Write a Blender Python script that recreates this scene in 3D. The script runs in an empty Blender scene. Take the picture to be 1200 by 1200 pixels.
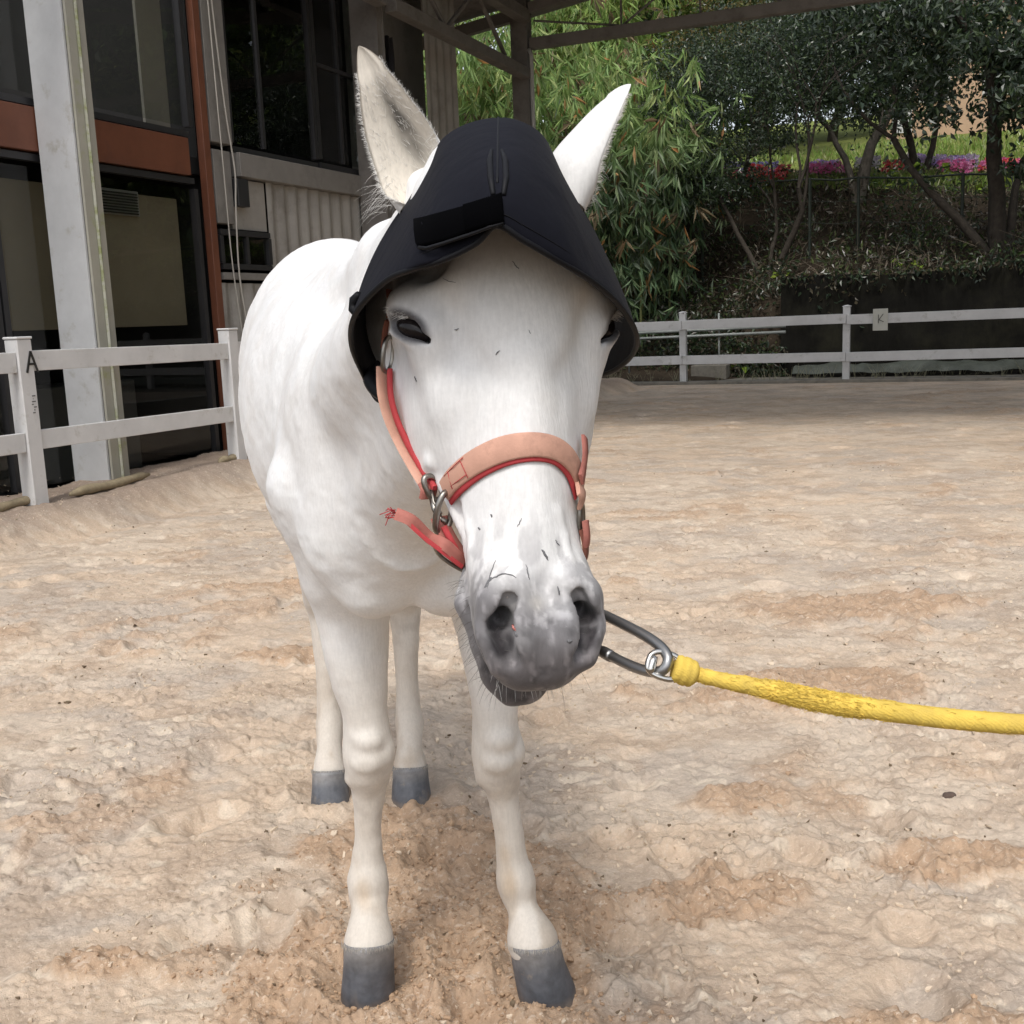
import bpy, bmesh, math, random
import numpy as np
from mathutils import Vector, Matrix, Quaternion

S = bpy.context.scene
COL = S.collection
rad = math.radians
random.seed(5)
rng = np.random.default_rng(7)

# ------------------------------------------------------------ camera
F_PX, PITCH, ROLL, CAM_H = 1300.0, rad(10.0), rad(2.3), 1.4
cfw = np.array([0, math.cos(PITCH), -math.sin(PITCH)])
cup = np.array([0, math.sin(PITCH), math.cos(PITCH)])
crt = np.array([1.0, 0, 0])
c_rt = crt*math.cos(ROLL) - cup*math.sin(ROLL)
c_up = cup*math.cos(ROLL) + crt*math.sin(ROLL)
CAMP = np.array([0, 0, CAM_H])
cd = bpy.data.cameras.new('camera')
cd.sensor_width = 36.0
cd.lens = 36.0*F_PX/1200.0
cd.clip_start = 0.05
cd.clip_end = 600
cam = bpy.data.objects.new('camera', cd)
COL.objects.link(cam)
cam.matrix_world = Matrix(((c_rt[0], c_up[0], -cfw[0], 0), (c_rt[1], c_up[1], -cfw[1], 0),
                           (c_rt[2], c_up[2], -cfw[2], CAM_H), (0, 0, 0, 1)))
S.camera = cam

# ------------------------------------------------------------ world and sun
SUN_EL, SUN_AZ = rad(57), rad(194)          # azimuth clockwise from +Y
w = bpy.data.worlds.new('World'); S.world = w; w.use_nodes = True
nt = w.node_tree
bg = nt.nodes['Background']
sky = nt.nodes.new('ShaderNodeTexSky'); sky.sky_type = 'NISHITA'; sky.sun_disc = False
sky.sun_elevation = SUN_EL; sky.sun_rotation = SUN_AZ
sky.dust_density = 3.0; sky.air_density = 1.0; sky.ozone_density = 1.0
hsv = nt.nodes.new('ShaderNodeHueSaturation'); hsv.inputs['Saturation'].default_value = 0.35
nt.links.new(sky.outputs[0], hsv.inputs['Color'])
nt.links.new(hsv.outputs[0], bg.inputs['Color'])
bg.inputs['Strength'].default_value = 0.15
sl = bpy.data.lights.new('sun', 'SUN'); sl.energy = 1.0; sl.angle = rad(10); sl.color = (1.0, 0.96, 0.90)
sun = bpy.data.objects.new('sun', sl); COL.objects.link(sun)
sd = Vector((math.sin(SUN_AZ)*math.cos(SUN_EL), math.cos(SUN_AZ)*math.cos(SUN_EL), math.sin(SUN_EL)))
sun.rotation_euler = sd.to_track_quat('Z', 'Y').to_euler()
sun.location = (0, 0, 30)
S.view_settings.view_transform = 'Standard'
S.view_settings.look = 'None'
S.view_settings.exposure = 0.54
S.view_settings.gamma = 1.0
S.view_settings.use_curve_mapping = False

# ------------------------------------------------------------ frames of reference
def P(x, y, Y):
    """a point at forward distance Y on the line of sight through photo pixel (x, y)"""
    d = cfw*F_PX + c_rt*(x-600) - c_up*(y-600)
    return CAMP + d*(Y/d[1])
def raydir(x, y):
    d = cfw*F_PX + c_rt*(x-600) - c_up*(y-600)
    return d/np.linalg.norm(d)
AZ = rad(22.98)                             # the arena's long axis, clockwise from +Y
UA = np.array([math.sin(AZ), math.cos(AZ), 0.0])
VA = np.array([math.cos(AZ), -math.sin(AZ), 0.0])
def A(u, v, z=0.0):                         # arena coordinates to world
    return UA*u + VA*v + np.array([0, 0, z])

# ------------------------------------------------------------ object helpers
def tag(o, label=None, cat=None, group=None, kind=None):
    if label: o['label'] = label
    if cat: o['category'] = cat
    if group: o['group'] = group
    if kind: o['kind'] = kind
    return o
def empty(name, loc, rotz=0.0):
    o = bpy.data.objects.new(name, None); COL.objects.link(o)
    o.location = tuple(loc); o.rotation_euler = (0, 0, rotz)
    o.empty_display_size = 0.2
    return o
def link(name, me, parent=None, loc=None, rot=None):
    o = bpy.data.objects.new(name, me); COL.objects.link(o)
    if parent is not None: o.parent = parent
    if loc is not None: o.location = tuple(loc)
    if rot is not None: o.rotation_euler = rot
    return o
def mesh_np(name, verts, faces, m, smooth=True):
    """faces: list of lists or (n,k) array"""
    me = bpy.data.meshes.new(name)
    verts = np.asarray(verts, np.float32)
    if isinstance(faces, np.ndarray):
        n, k = faces.shape
        me.vertices.add(len(verts)); me.vertices.foreach_set('co', verts.ravel())
        me.loops.add(n*k); me.loops.foreach_set('vertex_index', faces.astype(np.int32).ravel())
        me.polygons.add(n); me.polygons.foreach_set('loop_start', (np.arange(n)*k).astype(np.int32))
        me.update(calc_edges=True)
    else:
        me.from_pydata([tuple(map(float, v)) for v in verts], [], faces)
    me.polygons.foreach_set('use_smooth', [smooth]*len(me.polygons))
    if m: me.materials.append(m)
    me.update()
    return me
def set_color(me, cols, name='Col'):
    a = me.color_attributes.new(name, 'FLOAT_COLOR', 'POINT')
    c = np.ones((len(me.vertices), 4), np.float32); c[:, :3] = cols
    a.data.foreach_set('color', c.ravel())
def set_float(me, vals, name):
    a = me.attributes.new(name, 'FLOAT', 'POINT')
    a.data.foreach_set('value', np.asarray(vals, np.float32))

class MB:
    """collects simple pieces for ONE mesh, in coordinates relative to an origin"""
    def __init__(s, origin=(0, 0, 0)):
        s.v, s.f, s.o = [], [], np.array(origin, float)
    def add(s, vs, fs):
        b = len(s.v); s.v += [np.asarray(p, float)-s.o for p in vs]; s.f += [[i+b for i in f] for f in fs]
    def box(s, c, size, ax=None, bev=0.0):
        """box centred at c, size along axes ax (3x3 rows), with chamfered edges when bev > 0"""
        ax = np.eye(3) if ax is None else np.asarray(ax, float)
        h = np.asarray(size, float)/2
        if bev <= 0:
            vs = [np.asarray(c)+ax[0]*h[0]*i+ax[1]*h[1]*j+ax[2]*h[2]*k for i in (-1, 1) for j in (-1, 1) for k in (-1, 1)]
            s.add(vs, [[0, 1, 3, 2], [4, 6, 7, 5], [0, 4, 5, 1], [2, 3, 7, 6], [0, 2, 6, 4], [1, 5, 7, 3]]); return
        bm = bmesh.new(); bmesh.ops.create_cube(bm, size=2)
        for vv in bm.verts: vv.co = Vector((vv.co.x*h[0], vv.co.y*h[1], vv.co.z*h[2]))
        bmesh.ops.bevel(bm, geom=bm.edges[:], offset=bev, segments=1, affect='EDGES')
        bm.verts.index_update()
        vs = [np.asarray(c)+ax[0]*vv.co.x+ax[1]*vv.co.y+ax[2]*vv.co.z for vv in bm.verts]
        fs = [[vv.index for vv in f.verts] for f in bm.faces]
        bm.free(); s.add(vs, fs)
    def bar(s, a, b, w, h, up=(0, 0, 1), bev=0.0):
        a, b = np.asarray(a, float), np.asarray(b, float)
        d = b-a; L = np.linalg.norm(d); d = d/L
        r = np.cross(d, up); r /= np.linalg.norm(r); u = np.cross(r, d)
        s.box((a+b)/2, (L, w, h), (d, r, u), bev)
    def tube(s, pts, r, n=8, closed=False, caps=True):
        pts = [np.asarray(p, float) for p in pts]; m = len(pts)
        rr = r if hasattr(r, '__len__') else [r]*m
        vs, fs = [], []
        prev = None
        for i, p in enumerate(pts):
            if closed: t = pts[(i+1) % m]-pts[i-1]
            else: t = pts[min(i+1, m-1)]-pts[max(i-1, 0)]
            t = t/(np.linalg.norm(t)+1e-9)
            if prev is None:
                ref = np.array([0, 0, 1.0]) if abs(t[2]) < .9 else np.array([1.0, 0, 0])
                x = np.cross(t, ref)
            else:
                x = prev - t*(prev@t)
            x /= np.linalg.norm(x)+1e-9; prev = x
            y = np.cross(t, x)
            for k in range(n):
                a = 2*math.pi*k/n
                vs.append(p+rr[i]*(x*math.cos(a)+y*math.sin(a)))
        for i in range(m if closed else m-1):
            j = (i+1) % m
            for k in range(n):
                fs.append([i*n+k, i*n+(k+1) % n, j*n+(k+1) % n, j*n+k])
        if caps and not closed:
            fs.append(list(range(n))[::-1]); fs.append([(m-1)*n+k for k in range(n)])
        s.add(vs, fs)
    def lathe(s, base, axis, prof, n=16):
        axis = np.asarray(axis, float)/np.linalg.norm(axis)
        pts = [np.asarray(base, float)+axis*h for h, r in prof]
        s.tube(pts, [max(r, 1e-4) for h, r in prof], n)
    def grid(s, G, closed_u=False):
        """G: rows of points"""
        R, Cc = len(G), len(G[0]); vs = [p for row in G for p in row]; fs = []
        for i in range(R-1):
            for j in range(Cc-1 if not closed_u else Cc):
                k = (j+1) % Cc
                fs.append([i*Cc+j, i*Cc+k, (i+1)*Cc+k, (i+1)*Cc+j])
        s.add(vs, fs)
    def build(s, name, m, parent=None, smooth=False, loc=None):
        me = mesh_np(name, s.v, s.f, m, smooth)
        o = link(name, me, parent)
        if loc is not None: o.location = tuple(loc)
        elif parent is None: o.location = tuple(s.o)
        return o

# ------------------------------------------------------------ noise
def vnoise(p, seed=0):
    """value noise, p (n,2|3) -> 0..1"""
    p = np.asarray(p, np.float64); D = p.shape[1]
    i = np.floor(p).astype(np.int64); f = p-i; f = f*f*(3-2*f)
    def h(idx):
        n = idx[:, 0]*374761393 + idx[:, 1]*668265263 + seed*144665
        if D == 3: n = n + idx[:, 2]*2147483647
        n = (n ^ (n >> 13))*1274126177
        n = n ^ (n >> 16)
        n = (n*668265263) & 0xffffffff
        n = n ^ (n >> 15)
        return (n & 0xffff)/65535.0
    out = 0
    for c in range(2**D):
        o = np.array([(c >> k) & 1 for k in range(D)])
        wgt = np.prod(np.where(o, f, 1-f), axis=1)
        out = out + wgt*h(i+o)
    return out
def fbm(p, oct=4, seed=0, lac=2.07, gain=.5):
    s, a, t = 0, 1.0, 0
    p = np.asarray(p, float)
    for k in range(oct):
        s = s+a*vnoise(p, seed+k*17); t += a; a *= gain; p = p*lac+3.1
    return s/t
def worley(p, seed=0):
    """2d cell noise: F1, F2, id"""
    i0 = np.floor(p).astype(np.int64)
    f1 = np.full(len(p), 9.0); f2 = f1.copy(); idv = np.zeros(len(p))
    for dx in (-1, 0, 1):
        for dy in (-1, 0, 1):
            c = i0+np.array([dx, dy])
            n = c[:, 0]*73856093 ^ c[:, 1]*19349663 ^ (seed*83492791)
            n = (n*1274126177) & 0x7fffffff; n = n ^ (n >> 13); n = (n*668265263) & 0x7fffffff
            rx = (n & 1023)/1023.; ry = ((n >> 10) & 1023)/1023.; rid = ((n >> 20) & 1023)/1023.
            d = np.hypot(c[:, 0]+rx-p[:, 0], c[:, 1]+ry-p[:, 1])
            nf1 = d < f1
            f2 = np.where(nf1, f1, np.minimum(f2, d))
            idv = np.where(nf1, rid, idv)
            f1 = np.where(nf1, d, f1)
    return f1, f2, idv
def sst(x, a, b):
    t = np.clip((x-a)/(b-a), 0, 1); return t*t*(3-2*t)

# ------------------------------------------------------------ materials
def mat(name, color, rough=.7, metal=0.0, noise=None, bump=None, spec=.5, attr=None, dirt=None, coord='Object', extra=None):
    """noise=(scale, amount) varies the colour; bump=(scale, strength); dirt=(scale, colour, lo, hi)"""
    m = bpy.data.materials.new(name); m.use_nodes = True
    t = m.node_tree; N = t.nodes; L = t.links; b = N['Principled BSDF']
    b.inputs['Roughness'].default_value = rough; b.inputs['Metallic'].default_value = metal
    b.inputs['Specular IOR Level'].default_value = spec
    tc = N.new('ShaderNodeTexCoord')
    if attr:
        a = N.new('ShaderNodeAttribute'); a.attribute_name = attr; src = a.outputs['Color']
    else:
        c = N.new('ShaderNodeRGB'); c.outputs[0].default_value = (*color, 1); src = c.outputs[0]
    if noise:
        n = N.new('ShaderNodeTexNoise'); n.inputs['Scale'].default_value = noise[0]; n.inputs['Detail'].default_value = 6
        n.inputs['Roughness'].default_value = .65
        L.new(tc.outputs[coord], n.inputs['Vector'])
        r = N.new('ShaderNodeMapRange'); r.inputs[1].default_value = .3; r.inputs[2].default_value = .7
        r.inputs[3].default_value = 1-noise[1]; r.inputs[4].default_value = 1+noise[1]
        L.new(n.outputs['Fac'], r.inputs[0])
        mx = N.new('ShaderNodeVectorMath'); mx.operation = 'SCALE'
        L.new(src, mx.inputs[0]); L.new(r.outputs[0], mx.inputs['Scale']); src = mx.outputs[0]
    if dirt:
        n = N.new('ShaderNodeTexNoise'); n.inputs['Scale'].default_value = dirt[0]; n.inputs['Detail'].default_value = 8
        n.inputs['Roughness'].default_value = .7
        L.new(tc.outputs[coord], n.inputs['Vector'])
        r = N.new('ShaderNodeMapRange'); r.inputs[1].default_value = dirt[2]; r.inputs[2].default_value = dirt[3]
        L.new(n.outputs['Fac'], r.inputs[0])
        mx = N.new('ShaderNodeMix'); mx.data_type = 'RGBA'
        L.new(r.outputs[0], mx.inputs['Factor']); L.new(src, mx.inputs['A']); mx.inputs['B'].default_value = (*dirt[1], 1)
        src = mx.outputs['Result']
    L.new(src, b.inputs['Base Color'])
    if bump:
        n = N.new('ShaderNodeTexNoise'); n.inputs['Scale'].default_value = bump[0]; n.inputs['Detail'].default_value = 6
        L.new(tc.outputs[coord], n.inputs['Vector'])
        bp = N.new('ShaderNodeBump'); bp.inputs['Strength'].default_value = bump[1]; bp.inputs['Distance'].default_value = bump[2] if len(bump) > 2 else .01
        L.new(n.outputs['Fac'], bp.inputs['Height']); L.new(bp.outputs[0], b.inputs['Normal'])
    if extra: extra(m, N, L, b, tc)
    return m
def leaf_mat(name, ca, cb, trans=.35, rough=.45):
    m = bpy.data.materials.new(name); m.use_nodes = True
    t = m.node_tree; N = t.nodes; L = t.links; b = N['Principled BSDF']
    a = N.new('ShaderNodeAttribute'); a.attribute_name = 'tint'
    mx = N.new('ShaderNodeMix'); mx.data_type = 'RGBA'
    L.new(a.outputs['Fac'], mx.inputs['Factor']); mx.inputs['A'].default_value = (*ca, 1); mx.inputs['B'].default_value = (*cb, 1)
    L.new(mx.outputs['Result'], b.inputs['Base Color']); b.inputs['Roughness'].default_value = rough
    b.inputs['Specular IOR Level'].default_value = .35
    tr = N.new('ShaderNodeBsdfTranslucent'); L.new(mx.outputs['Result'], tr.inputs['Color'])
    ms = N.new('ShaderNodeMixShader'); ms.inputs[0].default_value = trans
    L.new(b.outputs[0], ms.inputs[1]); L.new(tr.outputs[0], ms.inputs[2])
    L.new(ms.outputs[0], N['Material Output'].inputs['Surface'])
    return m
# ============================================================ the sand floor
HOOFS = [(-0.348, 2.16), (0.036, 2.14), (-0.575, 3.14), (-0.335, 3.15)]
rp = np.random.default_rng(11)
PRINTS = []
for k in range(420):
    r = 1.5+rp.random()**1.3*15; a = rp.uniform(-.75, .75)
    PRINTS.append((r*math.sin(a), r*math.cos(a), rp.uniform(.05, .085), rp.uniform(.010, .030), rp.uniform(0, 6.28)))
def dig_mask(x, y):
    """where hooves have turned up damp brown sand"""
    p = np.stack([x, y], 1)
    n = fbm(p*5.0, 4, 41)-.5
    d = np.full(len(x), 9.0)
    for cx, cy, rx, ry in ((-.12, 2.2, .36, .42), (-.50, 2.15, .17, .36), (-.10, 1.95, .33, .22), (-.3, 2.7, .28, .35), (.02, 2.45, .22, .3), (.5, 2.45, .22, .12), (-.45, 1.95, .2, .16),
                           (.65, 3.0, .25, .12), (1.1, 2.6, .3, .10), (.75, 1.9, .28, .1), (.9, 3.9, .5, .2), (1.3, 1.85, .3, .1), (-.95, 2.25, .12, .05), (-.9,4.6,.3,.1), (-1.2, 5.9,.5,.12),(1.6, 5.0, .6, .2)):
        d = np.minimum(d, np.hypot((x-cx)/rx, (y-cy)/ry))
    m = 1-sst(d+n*1.6, .72, 1.12)
    m2 = sst(fbm(p*1.6, 3, 77), .60, .70)*sst(fbm(p*7, 2, 3), .40, .60)
    return np.maximum(m, m2*.75)
def ground_h(x, y):
    p = np.stack([x, y], 1)
    u = x*UA[0]+y*UA[1]; v = x*VA[0]+y*VA[1]
    dist = np.hypot(x, y)
    h = (fbm(p*.9, 3, 1)-.5)*.05 + (fbm(p*3.3, 3, 2)-.5)*.020 + (fbm(p*np.array([15, 20.]), 4, 23)-.5)*.010
    dig = dig_mask(x, y)
    # soft tread prints
    for (cx, cy, r, dp, a) in PRINTS:
        m = (np.abs(x-cx) < .3) & (np.abs(y-cy) < .3)
        if m.any():
            dd = np.hypot(x[m]-cx, y[m]-cy)/r
            h[m] += -dp*np.exp(-dd**4) + dp*.7*np.exp(-((dd-1.35)/.3)**2)*(.5+.5*np.cos(np.arctan2(y[m]-cy, x[m]-cx)-a))
    # crust plates: cells with cracked, slightly curled rims
    wp = p + np.stack([fbm(p*9, 2, 21)-.5, fbm(p*9, 2, 22)-.5], 1)*.09
    f1, f2, cid = worley(wp*np.array([6.5, 9.0]), 5)
    plate = sst(fbm(p*2.1, 3, 9), .40, .55)
    h += plate*(1-dig)*((cid-.5)*.007 + (f1*.006) - .006*(1-sst(f2-f1, 0, .06)))
    f1b, f2b, cb = worley(wp*np.array([21., 27.]), 8)
    near = 1-sst(dist, 6, 12)
    h += near*.85*(1-dig*.3)*((cb-.5)*.012 + f1b*.006*np.sign(cb-.5) - .007*(1-sst(f2b-f1b, 0, .10)))*sst(fbm(p*4, 2, 31), .35, .6)
    # crumbly, dug sand: ridged lumps
    n1 = 1-np.abs(fbm(p*11, 4, 13)*2-1); n2 = 1-np.abs(fbm(p*34, 3, 14)*2-1)
    h += .16*(n1-.75)*.045 + .35*(n2-.7)*.016
    bw = lambda s, k, sd: np.abs(fbm(p*s+k, 3, sd)*2-1)
    h += dig*((bw(9, 0, 13)-.15)*.034 + (bw(24, 3, 24)-.15)*.024 + (bw(60, 7, 25)-.15)*.013 + .012)
    h += (1-dig)*near*sst(fbm(p*5, 3, 33), .50, .64)*(bw(38, 5, 34)-.15)*.014
    h += (fbm(p*60, 2, 15)-.5)*.006*near
    # hooves press in and push a rim up
    for cx, cy in HOOFS:
        dd = np.hypot(x-cx, y-cy)/.075
        h = h*(1-np.exp(-(dd/1.2)**4)) + .004*np.exp(-(dd/.95)**4) + .026*np.exp(-((dd-1.75)/.45)**2)*(.35+fbm(p*18, 2, 19))
    # the bank of sand swept against the left fence
    tv = -5.80+(fbm(p*.8, 2, 55)-.5)*.25
    h -= .025*np.exp(-((v-tv-.03)/.07)**2)
    bank = sst(-v, -tv, -tv+.42)
    h = h*(1-.35*bank) + bank*(.19+(fbm(p*4, 3, 56)-.5)*.05)
    # calm down under the kerb
    h = h*(1-sst(u, 19.8, 20.6))
    return h, dig, bank
NR, NA = 1150, 760
rr = 1.15*np.exp(np.linspace(0, math.log(24.5/1.15), NR))
aa = np.linspace(rad(-41), rad(40), NA)
RR, AA = np.meshgrid(rr, aa, indexing='ij')
gx, gy = (RR*np.sin(AA)).ravel(), (RR*np.cos(AA)).ravel()
gh, gdig, gbank = ground_h(gx, gy)
uu = gx*UA[0]+gy*UA[1]; vv = gx*VA[0]+gy*VA[1]
over = (uu > 20.62)
gh = np.where(over, -.06, gh)
idx = np.arange(NR*NA).reshape(NR, NA)
fq = np.stack([idx[:-1, :-1], idx[:-1, 1:], idx[1:, 1:], idx[1:, :-1]], -1).reshape(-1, 4)[:, ::-1]
keep = ~(over[fq].all(1)) & ~((vv < -6.9)[fq].all(1))
fq = fq[keep]
p2 = np.stack([gx, gy], 1)
sta = lambda n, a, b: sst(n, a, b)[:, None]
# colour of the sand itself: pale dry crust, pinkish and grey patches, brown damp sand
c_pale = np.array([.605, .50, .395]); c_pink = np.array([.60, .46, .335]); c_grey = np.array([.50, .42, .345]); c_brown = np.array([.445, .305, .20])
pa = p2*np.array([1.0, 1.35])
t1 = sta(fbm(pa*1.6, 5, 61), .42, .62); t2 = sta(fbm(pa*3.2, 5, 62), .45, .65); t3 = sta(fbm(pa*6.5, 5, 63), .50, .66)
gc = c_pale*(1-t1)+c_grey*t1
gc = gc*(1-t2*.7)+c_pink*t2*.7
gc = gc*(1-t3*.55)+np.array([.46, .35, .26])*t3*.5
f1, f2, cid = worley((p2+np.stack([fbm(p2*9, 2, 21)-.5, fbm(p2*9, 2, 22)-.5], 1)*.09)*np.array([14, 22.]), 6)
fl = (sst(cid, .80, .86)*sst(f2-f1, .05, .2)*sst(fbm(p2*2.5, 2, 64), .42, .6))[:, None]
gc = gc*(1-fl*.7)+np.array([.70, .60, .48])*fl*.7
d3 = gdig[:, None]
gc = gc*(1-d3*.85)+c_brown*d3*.85*(.85+.35*fbm(p2*25, 3, 65)[:, None])
gc = gc*(.86+.28*fbm(p2*45, 3, 66)[:, None])
b3 = gbank[:, None]
gc = gc*(1-b3*.9)+np.array([.29, .225, .18])*b3*.9*(.8+.4*fbm(p2*14, 3, 67)[:, None])
far = sst(np.hypot(gx, gy), 6, 18)[:, None]
gc = gc*(1-far*.25)+np.array([.44, .35, .27])*far*.25; gc = gc*(1+far*.30*(fbm(p2*np.array([2.2, 3.0]), 4, 68)[:, None]-.5)*2)
def sand_bump(m, N, L, b, tc):
    mp = N.new('ShaderNodeMapping'); mp.inputs['Scale'].default_value = (1, 1, 1)
    L.new(tc.outputs['Object'], mp.inputs['Vector'])
    n = N.new('ShaderNodeTexNoise'); n.inputs['Scale'].default_value = 70; n.inputs['Detail'].default_value = 7; n.inputs['Roughness'].default_value = .7
    n2 = N.new('ShaderNodeTexNoise'); n2.inputs['Scale'].default_value = 420; n2.inputs['Detail'].default_value = 3
    L.new(mp.outputs[0], n.inputs['Vector']); L.new(mp.outputs[0], n2.inputs['Vector'])
    ad = N.new('ShaderNodeMath'); ad.operation = 'MULTIPLY_ADD'; ad.inputs[1].default_value = .35
    L.new(n2.outputs['Fac'], ad.inputs[0]); L.new(n.outputs['Fac'], ad.inputs[2])
    # fine flecks: pale dry grains, dark specks painted as the shade in small cracks
    src = b.inputs['Base Color'].links[0].from_socket
    mp2 = N.new('ShaderNodeMapping'); mp2.inputs['Scale'].default_value = (1, 1.8, 1); L.new(tc.outputs['Object'], mp2.inputs['Vector'])
    for sc, lo, hi, colr, amt in ((34, .56, .66, (.66, .56, .46, 1), .50), (90, .60, .66, (.74, .63, .50, 1), .6), (75, .65, .72, (.22, .15, .10, 1), .35), (21, .55, .70, (.42, .325, .245, 1), .45)):
        q = N.new('ShaderNodeTexNoise'); q.inputs['Scale'].default_value = sc; q.inputs['Detail'].default_value = 5; q.inputs['Roughness'].default_value = .6; q.inputs['Distortion'].default_value = .6
        L.new(mp2.outputs[0], q.inputs['Vector'])
        r_ = N.new('ShaderNodeMapRange'); r_.inputs[1].default_value = lo; r_.inputs[2].default_value = hi; r_.inputs[4].default_value = amt; L.new(q.outputs['Fac'], r_.inputs[0])
        m_ = N.new('ShaderNodeMix'); m_.data_type = 'RGBA'; L.new(r_.outputs[0], m_.inputs['Factor']); L.new(src, m_.inputs['A']); m_.inputs['B'].default_value = colr
        src = m_.outputs['Result']
    L.new(src, b.inputs['Base Color'])
    bp = N.new('ShaderNodeBump'); bp.inputs['Strength'].default_value = .75; bp.inputs['Distance'].default_value = .010
    L.new(ad.outputs[0], bp.inputs['Height']); L.new(bp.outputs[0], b.inputs['Normal'])
M_SAND = mat('sand', (.5, .4, .3), rough=.95, spec=.15, attr='Col', noise=(130, .10), extra=sand_bump)
me = mesh_np('arena_sand', np.stack([gx, gy, gh], 1), fq, M_SAND, True)
set_color(me, gc)
o = link('arena_sand', me); tag(o, kind='structure', label='pale churned riding arena sand with brown dug patches')
M_EARTH = mat('earth', (.16, .12, .085), rough=1, noise=(2.0, .35), bump=(9, .6, .05), spec=.1)
# wide ground under everything, out to the horizon
v_ = [(-400, -300, -.09), (400, -300, -.09), (400, 500, -.09), (-400, 500, -.09)]
o = link('ground', mesh_np('ground', v_, [[0, 1, 2, 3]], M_EARTH)); tag(o, kind='structure')

def gz(x, y):
    return float(ground_h(np.array([x]), np.array([y]))[0][0])
# flakes of pale crust and crumbs of sand lying on the floor
def scatter_bits():
    r = np.random.default_rng(21)
    n = 12000
    d = 1.25+r.random(n)**1.5*9; a = r.uniform(-.62, .62, n)
    x, y = d*np.sin(a), d*np.cos(a)
    keepf = (np.min([np.hypot(x-a_, y-b_) for a_, b_ in HOOFS], 0) > .12) & (fbm(np.stack([x, y], 1)*2.2, 3, 91) > .45) & (dig_mask(x, y) < r.uniform(.1, 1.6, n))
    x, y = x[keepf], y[keepf]; n = len(x)
    z, dg, bk = ground_h(x, y)
    V, Fc, Cc = [], [], []
    for i in range(n):
        s = r.uniform(.003, .009)*(1.0 if r.random() < .92 else 1.9)
        k = r.integers(5, 8); an = np.sort(r.uniform(0, 6.28, k)); ra = s*r.uniform(.55, 1.1, k)
        tilt = r.normal(0, .35, 2); st = r.uniform(.5, 1.0)
        px = ra*np.cos(an); py = ra*np.sin(an)*st
        ro = r.uniform(0, 6.28); qx = px*math.cos(ro)-py*math.sin(ro); qy = px*math.sin(ro)+py*math.cos(ro)
        pz = qx*tilt[0]+qy*tilt[1] + (px**2)/s*r.uniform(-.4, .6)
        th = r.uniform(.0015, .004); b = len(V)
        for q in range(k): V.append((x[i]+qx[q], y[i]+qy[q], z[i]+pz[q]+th+.001))
        for q in range(k): V.append((x[i]+qx[q], y[i]+qy[q], z[i]+pz[q]-.002))
        Fc.append([b+q for q in range(k)])
        for q in range(k): Fc.append([b+q, b+k+q, b+k+(q+1) % k, b+(q+1) % k])
        c = np.array([.62, .51, .39])*r.uniform(.75, 1.12) if r.random() < .93 else np.array([.16, .12, .08])
        Cc += [c]*(2*k)
    me = mesh_np('crust_flakes', V, Fc, mat('crust_flake', (.6, .5, .4), rough=.95, attr='Col', spec=.1), False)
    set_color(me, np.array(Cc)); o = link('crust_flakes', me)
    tag(o, 'thin pale flakes of dried crust strewn over the arena sand', 'sand flakes', kind='stuff')
    # crumbs
    n = 9000
    hx = r.integers(0, 4, n)
    d = 1.2+r.random(n)**1.7*6.5; a = r.uniform(-.6, .6, n)
    x, y = d*np.sin(a), d*np.cos(a)
    sel = r.random(n) < .62
    x = np.where(sel, r.normal(-.2, .38, n), x); y = np.where(sel, r.normal(2.15, .42, n), y)
    ok = (y > 1.2) & (dig_mask(x, y)+.30*r.random(n) > .35)
    x, y = x[ok], y[ok]; n = len(x); z, dg, bk = ground_h(x, y)
    bmx = bmesh.new(); bmesh.ops.create_icosphere(bmx, subdivisions=1, radius=1)
    bv = np.array([v.co[:] for v in bmx.verts]); bf = np.array([[v.index for v in f.verts] for f in bmx.faces]); bmx.free()
    s = np.abs(r.normal(0, .0024, n))+.0010+.004*(r.random(n) < .03)
    jit = r.uniform(.6, 1.35, (n, len(bv), 1))
    ax = r.uniform(.7, 1.3, (n, 1, 3)); ax[:, :, 2] *= .75
    Vv = bv[None]*jit*ax*s[:, None, None] + np.stack([x, y, z+s*.35], 1)[:, None, :]
    Ff = (bf[None]+(np.arange(n)*len(bv))[:, None, None]).reshape(-1, 3)
    cc = np.where(dg[:, None] > .3, np.array([[.42, .29, .19]]), np.array([[.54, .43, .33]]))*r.uniform(.85, 1.1, (n, 1))
    me = mesh_np('sand_crumbs', Vv.reshape(-1, 3), Ff, mat('sand_crumb', (.4, .3, .2), rough=1, attr='Col', spec=.1), False)
    set_color(me, np.repeat(cc, len(bv), 0)); o = link('sand_crumbs', me)
    tag(o, 'loose crumbs and clods of brown sand around the hooves', 'sand crumbs', kind='stuff')
scatter_bits()
# one dark stone right of the horse
def stone(x, y, s, label, seed):
    r = np.random.default_rng(seed)
    bmx = bmesh.new(); bmesh.ops.create_icosphere(bmx, subdivisions=3, radius=1)
    for v in bmx.verts:
        q = np.array([v.co[:]]); k = 1+.5*(fbm(q*1.3+5, 3, seed)[0]-.5)
        v.co = Vector((v.co.x*s[0]*k, v.co.y*s[1]*k, v.co.z*s[2]*k))
    me = bpy.data.meshes.new('stone'); bmx.to_mesh(me); bmx.free()
    me.polygons.foreach_set('use_smooth', [True]*len(me.polygons))
    me.materials.append(M_STONE); me.update()
    o = link('stone', me, None, (x, y, gz(x, y)+s[2]*.3), (0, 0, r.uniform(0, 3))); tag(o, label, 'stone')
M_STONE = mat('dark_stone', (.10, .07, .055), rough=.9, noise=(60, .3), bump=(120, .5, .002))
stone(1.21, 2.96, (.020, .013, .011), 'small dark brown stone lying below the yellow rope', 3)
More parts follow.
